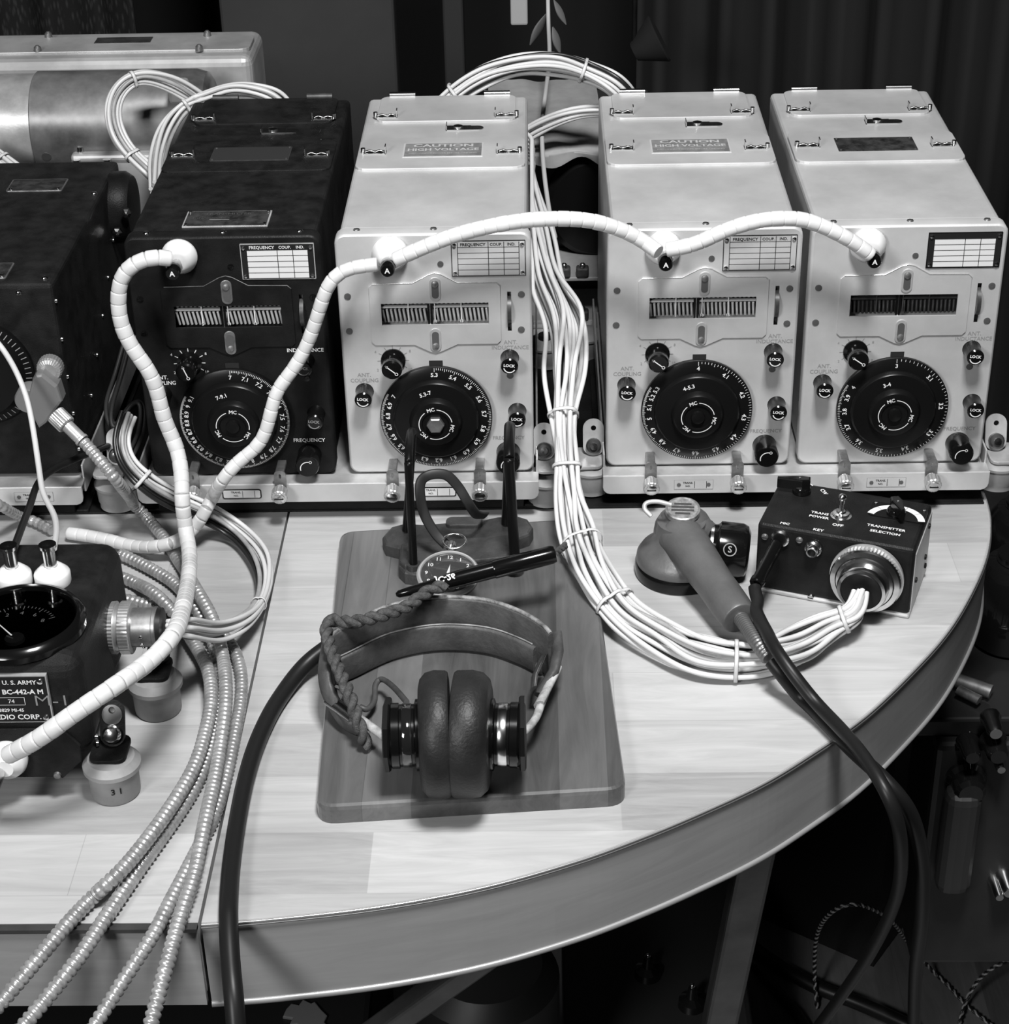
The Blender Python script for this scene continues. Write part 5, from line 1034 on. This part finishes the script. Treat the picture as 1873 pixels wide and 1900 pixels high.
# grey cloth over it
b = MB(); CL = mat('grey_cloth', .30, .6, 0, noise=(25, .8, 1.15)); rows = []
nx, ny = 28, 14; x0 = P(900, 230, 'y', .46).x; x1 = P(1112, 230, 'y', .46).x
vs = []
for j in range(ny+1):
    for i in range(nx+1):
        u, v = i/nx, j/ny; x = x0+(x1-x0)*u; 
        if v < .62: y = .60-.213*(v/.62); z = zc+.004+.0015*math.sin(9*u+5*v)+.0008*math.sin(23*u)
        else: y = .386-.003*math.sin(14*u); z = zc+.003-(v-.62)/.38*(.014+.006*math.sin(5*u+1)+.004*math.sin(13*u))
        vs.append((x+.002*math.sin(7*v), y, z))
fs = [(j*(nx+1)+i, j*(nx+1)+i+1, (j+1)*(nx+1)+i+1, (j+1)*(nx+1)+i) for j in range(ny) for i in range(nx)]
b.add(vs, fs, CL, True); b.add([(x, y, z-.0012) for x, y, z in vs], [tuple(reversed(f)) for f in fs], CL, True)
tag(b.build('grey_cloth'), 'crumpled grey sheet lying over the dark case behind the gap', 'cloth')
# hanging cord, tags
cable('pale_string', [(1016, -60, 'y', .62), (1018, 40, 'y', .60), (1020, 110, 'y', .52), (1013, 170, 'y', .45), (1006, 240, 'y', .385), (1010, 320, 'y', .32), (1021, 400, 'y', .26), (1030, 440, 'y', .22)], .0021, mat('cord_grey', .42, .6), 'thin pale cord hanging down behind the gap between the transmitters', 'cord')
b = MB(); a = P(948, 48, 'y', .75); c = P(979, -20, 'y', .75); b.box((a.x, .75, a.z), (c.x, .762, c.z+.02), mat('tag_white', .36, .6), .002); tag(b.build('hanging_tag'), 'small pale rectangular block hanging at the top edge', 'tag')
def leaf(px0, py0, px1, py1, w_, lab):
    a = P(px0, py0, 'y', .68); c = P(px1, py1, 'y', .68); b = MB(); sp = spline([a, a+(c-a)*.5, c], 6); N2 = len(sp)
    b.tube(sp, (w_, w_*.3), mat('leaf_grey', .13, .6), 8, rad=lambda s, i: .15+math.sin(PI*i/(N2-1))); tag(b.build('paper_leaf'), lab, 'leaf')
leaf(984, 84, 1014, 26, .006, 'pale narrow leaf shape left of the hanging cord'); leaf(1028, 0, 1051, 46, .004, 'pale narrow leaf shape right of the hanging cord, uppermost'); leaf(1026, 50, 1040, 100, .005, 'dull leaf shape just above the arched wires')
q_ = P(1200, 85, 'y', 1.1); b = MB(Matrix.Translation(q_) @ Matrix.Rotation(math.radians(62), 4, 'Y')); b.lathe([(.012, -.018), (.032, .018), (.030, .020)], mat('shade_dark', .014, .8), seg=32); b.M = Matrix(); b.cyl((q_.x-.016, 1.1, q_.z), (q_.x-.016, 1.1, 1.9), .003, BLK, 8); tag(b.build('lamp_shade'), 'dim cone-shaped lamp shade hanging in the dark background', 'lamp shade')
# ------------------------------------------------------------------ dim things right of and under the desk
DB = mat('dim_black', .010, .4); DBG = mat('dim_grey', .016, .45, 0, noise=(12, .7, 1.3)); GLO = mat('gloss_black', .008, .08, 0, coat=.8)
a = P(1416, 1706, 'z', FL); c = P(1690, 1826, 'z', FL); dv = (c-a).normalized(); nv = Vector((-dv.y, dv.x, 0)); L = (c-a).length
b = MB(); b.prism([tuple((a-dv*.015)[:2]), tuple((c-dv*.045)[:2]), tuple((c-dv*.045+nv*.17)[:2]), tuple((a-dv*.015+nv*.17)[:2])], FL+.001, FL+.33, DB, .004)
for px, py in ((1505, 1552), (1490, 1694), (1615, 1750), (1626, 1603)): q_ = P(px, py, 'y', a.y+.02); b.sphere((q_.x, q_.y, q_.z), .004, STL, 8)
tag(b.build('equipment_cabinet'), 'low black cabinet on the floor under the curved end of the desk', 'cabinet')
bx = P(1800, 1520, 'z', -.42); t = thing('radio_chassis', 'dim dark radio with glossy knobs beyond the right side of the desk', 'radio', (bx.x, bx.y, FL))
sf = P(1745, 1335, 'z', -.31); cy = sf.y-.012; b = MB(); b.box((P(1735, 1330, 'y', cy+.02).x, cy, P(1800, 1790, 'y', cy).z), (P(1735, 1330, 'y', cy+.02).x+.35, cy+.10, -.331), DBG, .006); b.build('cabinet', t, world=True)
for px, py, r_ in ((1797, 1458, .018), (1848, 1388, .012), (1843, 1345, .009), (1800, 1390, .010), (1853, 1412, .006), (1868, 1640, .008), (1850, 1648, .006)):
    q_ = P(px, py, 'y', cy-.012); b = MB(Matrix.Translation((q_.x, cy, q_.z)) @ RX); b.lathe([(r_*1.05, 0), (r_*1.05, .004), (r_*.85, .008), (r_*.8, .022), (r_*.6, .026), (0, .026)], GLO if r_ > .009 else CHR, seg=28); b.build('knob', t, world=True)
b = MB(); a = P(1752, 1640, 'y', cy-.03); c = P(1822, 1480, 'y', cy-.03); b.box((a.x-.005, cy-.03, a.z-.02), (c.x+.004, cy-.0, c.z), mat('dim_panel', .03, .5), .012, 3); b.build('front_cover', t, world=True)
t = thing('metal_clip', 'pair of dull metal bars on the shelf beyond the right desk edge', 'clip', tuple(P(1800, 1285, 'z', -.30)))
b = MB(); b.tube(pix([(1775, 1262, 'z', -.30), (1840, 1284, 'z', -.30)]), (.007, .004), STL, 8); b.tube(pix([(1778, 1280, 'z', -.30), (1818, 1300, 'z', -.30)]), (.005, .003), STL, 8); b.build('bars', t, world=True)
q_ = P(1800, 1290, 'z', -.31); b = MB(); b.box((q_.x-.10, sf.y, -.33), (q_.x+.3, q_.y+.5, -.31), DBG, .003)
for lx, ly in ((q_.x+.25, q_.y+.45), (q_.x-.06, q_.y+.45), (q_.x+.25, sf.y+.12), (q_.x+.13, sf.y+.12)): b.box((lx, ly, FL), (lx+.04, ly+.04, -.33), DBG)
tag(b.build('side_shelf'), 'dim dark side shelf right of the desk carrying black jars', 'shelf')
for px, py, r_, h, lab in ((1850, 1130, .035, .10, 'black glossy round canister nearest the right desk edge'), (1862, 1010, .030, .09, 'black round canister farther back beyond the right desk edge')):
    q_ = P(px, py+60, 'z', -.31); b = MB(); b.lathe([(r_*.9, -.3095), (r_, -.305), (r_, -.31+h*.8), (r_*.8, -.31+h*.9), (r_*.55, -.31+h*.92), (r_*.55, -.31+h), (0, -.31+h)], GLO, (q_.x+.01, q_.y), 40); b.lathe([(r_*.57, -.31+h*.93), (r_*.57, -.31+h*.99)], CHR, (q_.x+.01, q_.y), 30); tag(b.build('canister'), lab, 'canister')
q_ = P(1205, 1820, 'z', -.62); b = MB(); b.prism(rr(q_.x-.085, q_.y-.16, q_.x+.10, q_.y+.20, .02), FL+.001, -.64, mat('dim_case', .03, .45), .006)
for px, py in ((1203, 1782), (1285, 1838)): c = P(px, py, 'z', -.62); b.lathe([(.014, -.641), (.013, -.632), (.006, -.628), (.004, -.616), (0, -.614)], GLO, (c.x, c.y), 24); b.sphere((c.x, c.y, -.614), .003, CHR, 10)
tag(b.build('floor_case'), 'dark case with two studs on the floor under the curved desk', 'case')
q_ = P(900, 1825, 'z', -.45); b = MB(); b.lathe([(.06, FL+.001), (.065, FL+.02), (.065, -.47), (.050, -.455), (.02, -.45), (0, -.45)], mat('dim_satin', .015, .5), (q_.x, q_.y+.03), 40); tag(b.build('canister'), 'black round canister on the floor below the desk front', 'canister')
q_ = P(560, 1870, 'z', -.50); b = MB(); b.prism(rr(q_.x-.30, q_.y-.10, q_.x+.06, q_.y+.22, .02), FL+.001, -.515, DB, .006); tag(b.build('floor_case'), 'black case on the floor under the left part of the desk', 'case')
b = MB(); pts = [(q_.x+dx*.001*1.0, q_.y+dy*.001) for dx, dy in ((-16, 10), (-12, 17), (-5, 15), (-2, 22), (6, 17), (9, 19), (16, 9), (22, 2), (20, -6), (27, -14), (17, -16), (12, -23), (4, -15), (-3, -17), (-4, -8), (-11, -9), (-9, -1), (-18, 1))]; b.prism(pts, -.5145, -.5115, mat('pale_rag', .13, .6), .001); tag(b.build('paper_scrap'), 'crumpled pale scrap on the black case below the desk front', 'scrap')
q_ = P(110, 1885, 'z', -.45); b = MB(); b.prism([(q_.x-.03, q_.y-.02), (q_.x+.05, q_.y-.03), (q_.x+.035, q_.y+.03), (q_.x-.02, q_.y+.025)], -.5148, -.512, mat('pale_rag', .13), .001); tag(b.build('paper_scrap'), 'pale paper scrap seen between the conduits at bottom left', 'scrap')
def tw(L, lab):
  def make(pp):
    sp = resample(pp, .0014); b = MB()
    for k in range(2):
        out = []
        for i, p in enumerate(sp):
            tt = (sp[min(i+1, len(sp)-1)]-sp[max(i-1, 0)]).normalized(); u = tt.cross(Vector((.3, .2, 1))).normalized(); v = tt.cross(u); a = i*.75+PI*k
            out.append(p+u*math.cos(a)*.0012+v*math.sin(a)*.0012)
        b.tube(out, .0012, WIREG if k else WIREB, 6)
    tag(b.build('twisted_wire'), lab, 'wire', 'thin black and white twisted wires')
  FLEX.append([spline(pix(L), 10), .0026, lab, make])
fz = FL+.004
tw([(1517, 1872, 'z', fz), (1512, 1810, 'z', fz+.03), (1517, 1735, 'z', fz+.12), (1545, 1692, 'z', fz+.20), (1590, 1678, 'z', fz+.22), (1650, 1705, 'z', fz+.16), (1690, 1755, 'z', fz+.06), (1740, 1812, 'z', fz), (1795, 1866, 'z', fz), (1850, 1910, 'z', fz)], 'thin twisted black and white wire arching over the floor under the desk')
tw([(1780, 1905, 'z', fz), (1792, 1860, 'z', fz+.01), (1815, 1820, 'z', fz+.04), (1845, 1795, 'z', fz+.07), (1890, 1775, 'z', fz+.08)], 'thin twisted black and white wire at the bottom right corner')
cable('floor_cable', [(1290, 1640, 'z', fz), (1340, 1705, 'z', fz), (1405, 1770, 'z', fz), (1500, 1830, 'z', fz), (1600, 1870, 'z', fz), (1700, 1915, 'z', fz)], .008, DB, 'black cable lying across the floorboards, upper one', 'cable')
cable('floor_cable', [(1400, 1790, 'z', fz), (1440, 1840, 'z', fz), (1480, 1885, 'z', fz), (1500, 1920, 'z', fz)], .006, DB, 'black cable lying on the floorboards beside the steel desk leg', 'cable')

# ------------------------------------------------------------------ lay every flexible thing clear of the rigid ones and of each other
import numpy as np
from mathutils.bvhtree import BVHTree
bpy.context.view_layer.update()
RIG = []
for o in list(bpy.data.objects):
    if o.type != 'MESH' or o.name.startswith(('wall', 'ceiling')): continue
    M_ = o.matrix_world; vs = [M_ @ v.co - Vector((0, 0, DZ)) for v in o.data.vertices]
    if not vs: continue
    RIG.append((BVHTree.FromPolygons(vs, [tuple(p.vertices) for p in o.data.polygons]), [min(v[i] for v in vs) for i in range(3)], [max(v[i] for v in vs) for i in range(3)]))
def inside(tr, p):
    k = 0; q = p.copy(); d = Vector((.0123, .0371, .9992)).normalized()
    for _ in range(40):
        h = tr.ray_cast(q, d)
        if h[0] is None: break
        k += 1; q = h[0]+d*1e-6
    return k % 2 == 1
paths = [np.array([tuple(p) for p in resample(f[0], .0025)]) for f in FLEX]
owner = {}; own = np.array([owner.setdefault(f[2], len(owner)) for f in FLEX]); rad_ = np.array([f[1] for f in FLEX])
off = np.cumsum([0]+[len(p) for p in paths]); X = np.concatenate(paths); OW = np.concatenate([np.full(len(p), own[i]) for i, p in enumerate(paths)]); RR = np.concatenate([np.full(len(p), rad_[i]) for i, p in enumerate(paths)])
cpv = np.array(tuple(CP))
def smooth_disp(Dv):
    out = Dv.copy()
    for i in range(len(paths)):
        s_ = Dv[off[i]:off[i+1]]
        if len(s_) > 2:
            m_ = s_.copy(); m_[1:-1] = np.where(np.abs(s_[1:-1]) > 0, s_[1:-1], .5*(s_[:-2]+s_[2:])); out[off[i]:off[i+1]] = m_
    return out
CON = [owner[l] for l in owner if 'metal conduit' in l]          # in the order built: coupling, second, leftmost, widest
LEV = dict(zip(CON, (3, 1, 2, 0)))                                # the higher one lies on top where they cross
LAYER = {(p, q): (1 if LEV[p] < LEV[q] else -1) for p in CON for q in CON if p < q}
LEAD = [owner[l] for l in owner if l.startswith('white beaded lead')]; LOOP = [owner[l] for l in owner if l.startswith('white and black wires looping')]
for p in LEAD:
    for q in LOOP: LAYER[(min(p, q), max(p, q))] = -1 if p < q else 1      # the beaded leads pass over the looping wires
ORDER = {}; TIED = {f[5] for f in TIES}; MG = np.where(np.isin(OW, [owner[l] for l in TIED if l in owner]), .0012, .0005)
RG = RR.copy()
for i, p in enumerate(paths):                                      # a cut end may butt against what it plugs into
    n_ = len(p); k_ = np.minimum(np.arange(n_), np.arange(n_)[::-1])*.0025; RG[off[i]:off[i+1]] = np.minimum(RG[off[i]:off[i+1]], k_)
def push_flex():
    Dv = np.zeros_like(X); worst = 0
    ray = X-cpv; dist = np.linalg.norm(ray, axis=1); ray /= dist[:, None]
    for o1 in range(len(owner)):
        I = np.where(OW == o1)[0]; lo = X[I].min(0)-.02; hi = X[I].max(0)+.02
        J = np.where((OW > o1) & np.all((X > lo) & (X < hi), axis=1))[0]
        if len(J) == 0: continue
        for c0 in range(0, len(I), 400):
            K = I[c0:c0+400]; df = X[K][:, None]-X[J][None]; dd = np.linalg.norm(df, axis=2); need = RR[K][:, None]+RR[J][None]+.0014
            a_, b_ = np.where(dd < need)
            for x_, y_ in zip(a_, b_):
                i, j = K[x_], J[y_]; v = df[x_, y_]; al = float(v @ ray[i]); key = (o1, OW[j])
                if key not in ORDER:
                    m_ = OW[J[b_]] == OW[j]; tot = float(np.einsum('ij,ij->i', df[a_[m_], b_[m_]], ray[K[a_[m_]]]).sum()); ORDER[key] = LAYER.get(key, 1 if tot > 0 else -1)
                s_ = ORDER[key]; lat2 = max(0., dd[x_, y_]**2-al*al); want = math.sqrt(max(0, need[x_, y_]**2-lat2)); g = want-al*s_
                if g <= 0: continue
                worst = max(worst, need[x_, y_]-dd[x_, y_])                  # s_ = +1: i lies farther away than j
                near, far = (j, i) if s_ > 0 else (i, j)
                mv = -ray[near]*g*.9
                if np.linalg.norm(mv) > np.linalg.norm(Dv[near]): Dv[near] = mv
    X[:] = X+smooth_disp(Dv); return worst
def push_rigid():
    Dv = np.zeros_like(X); worst = 0
    for tr, lo, hi in RIG:
        for i in np.where(np.all((X > np.array(lo)-.007) & (X < np.array(hi)+.007), axis=1))[0]:
            p = Vector(X[i]); n_, _, _, d = tr.find_nearest(p, .03)
            if n_ is None: continue
            ins = all(lo[k] < p[k] < hi[k] for k in range(3)) and inside(tr, p); need = RG[i]+MG[i]
            if ins: mv = (n_-p).normalized()*(d+need)
            elif d < need: mv = (p-n_).normalized()*(need-d)
            else: continue
            worst = max(worst, mv.length)
            if mv.length > np.linalg.norm(Dv[i]): Dv[i] = np.array(tuple(mv))
    X[:] = X+smooth_disp(Dv); return worst
for it in range(40):
    w1 = push_flex(); w2 = push_rigid()
    for i in range(len(paths)):
        s_ = X[off[i]:off[i+1]]
        if it < 24 and len(s_) > 2: s_[1:-1] = .7*s_[1:-1]+.15*(s_[:-2]+s_[2:])
    if max(w1, w2) < 1e-4 and it > 24: break
for i, f in enumerate(FLEX): f[3]([Vector(p) for p in X[off[i]:off[i+1]]])
# ties round the bundles, sized to the wires as they lie
for t, ctrl, ties, r, tiem, lab in TIES:
    mine = [X[off[i]:off[i+1]] for i, f in enumerate(FLEX) if f[2] == lab]; sp = spline(ctrl, 8)
    for ti in ties:
        j = min(int(ti*8), len(sp)-2); c = sp[j]; d = (sp[j+1]-sp[max(j-1, 0)]).normalized()
        Q = np.array([m_[np.argmin(np.abs((m_-np.array(tuple(c))) @ np.array(tuple(d)))+.2*np.linalg.norm(m_-np.array(tuple(c)), axis=1))] for m_ in mine]); cc = Vector(Q.mean(0)); u = d.orthogonal().normalized(); v = d.cross(u)
        a_ = [Vector(q)-cc for q in Q]; ring = []
        for q in range(33):
            w_ = u*math.cos(2*PI*q/32)+v*math.sin(2*PI*q/32); ring.append(cc+w_*(max(max(p.dot(w_) for p in a_), 0)+r+.0006))
        for q in range(len(ring)):
            for tr, lo, hi in RIG:
                if any(ring[q][k] < lo[k]-.003 or ring[q][k] > hi[k]+.003 for k in range(3)): continue
                n_, _, _, dd = tr.find_nearest(ring[q], .02)
                if n_ is None: continue
                if all(lo[k] < ring[q][k] < hi[k] for k in range(3)) and inside(tr, ring[q]): ring[q] = n_+(n_-ring[q]).normalized()*.0017
                elif dd < .0017: ring[q] = n_+(ring[q]-n_).normalized()*.0017
        b = MB(); b.tube(ring, (.0015, .0004), tiem or TIE, 6, flat=tuple(d)); b.build('cable_tie', t, world=True)
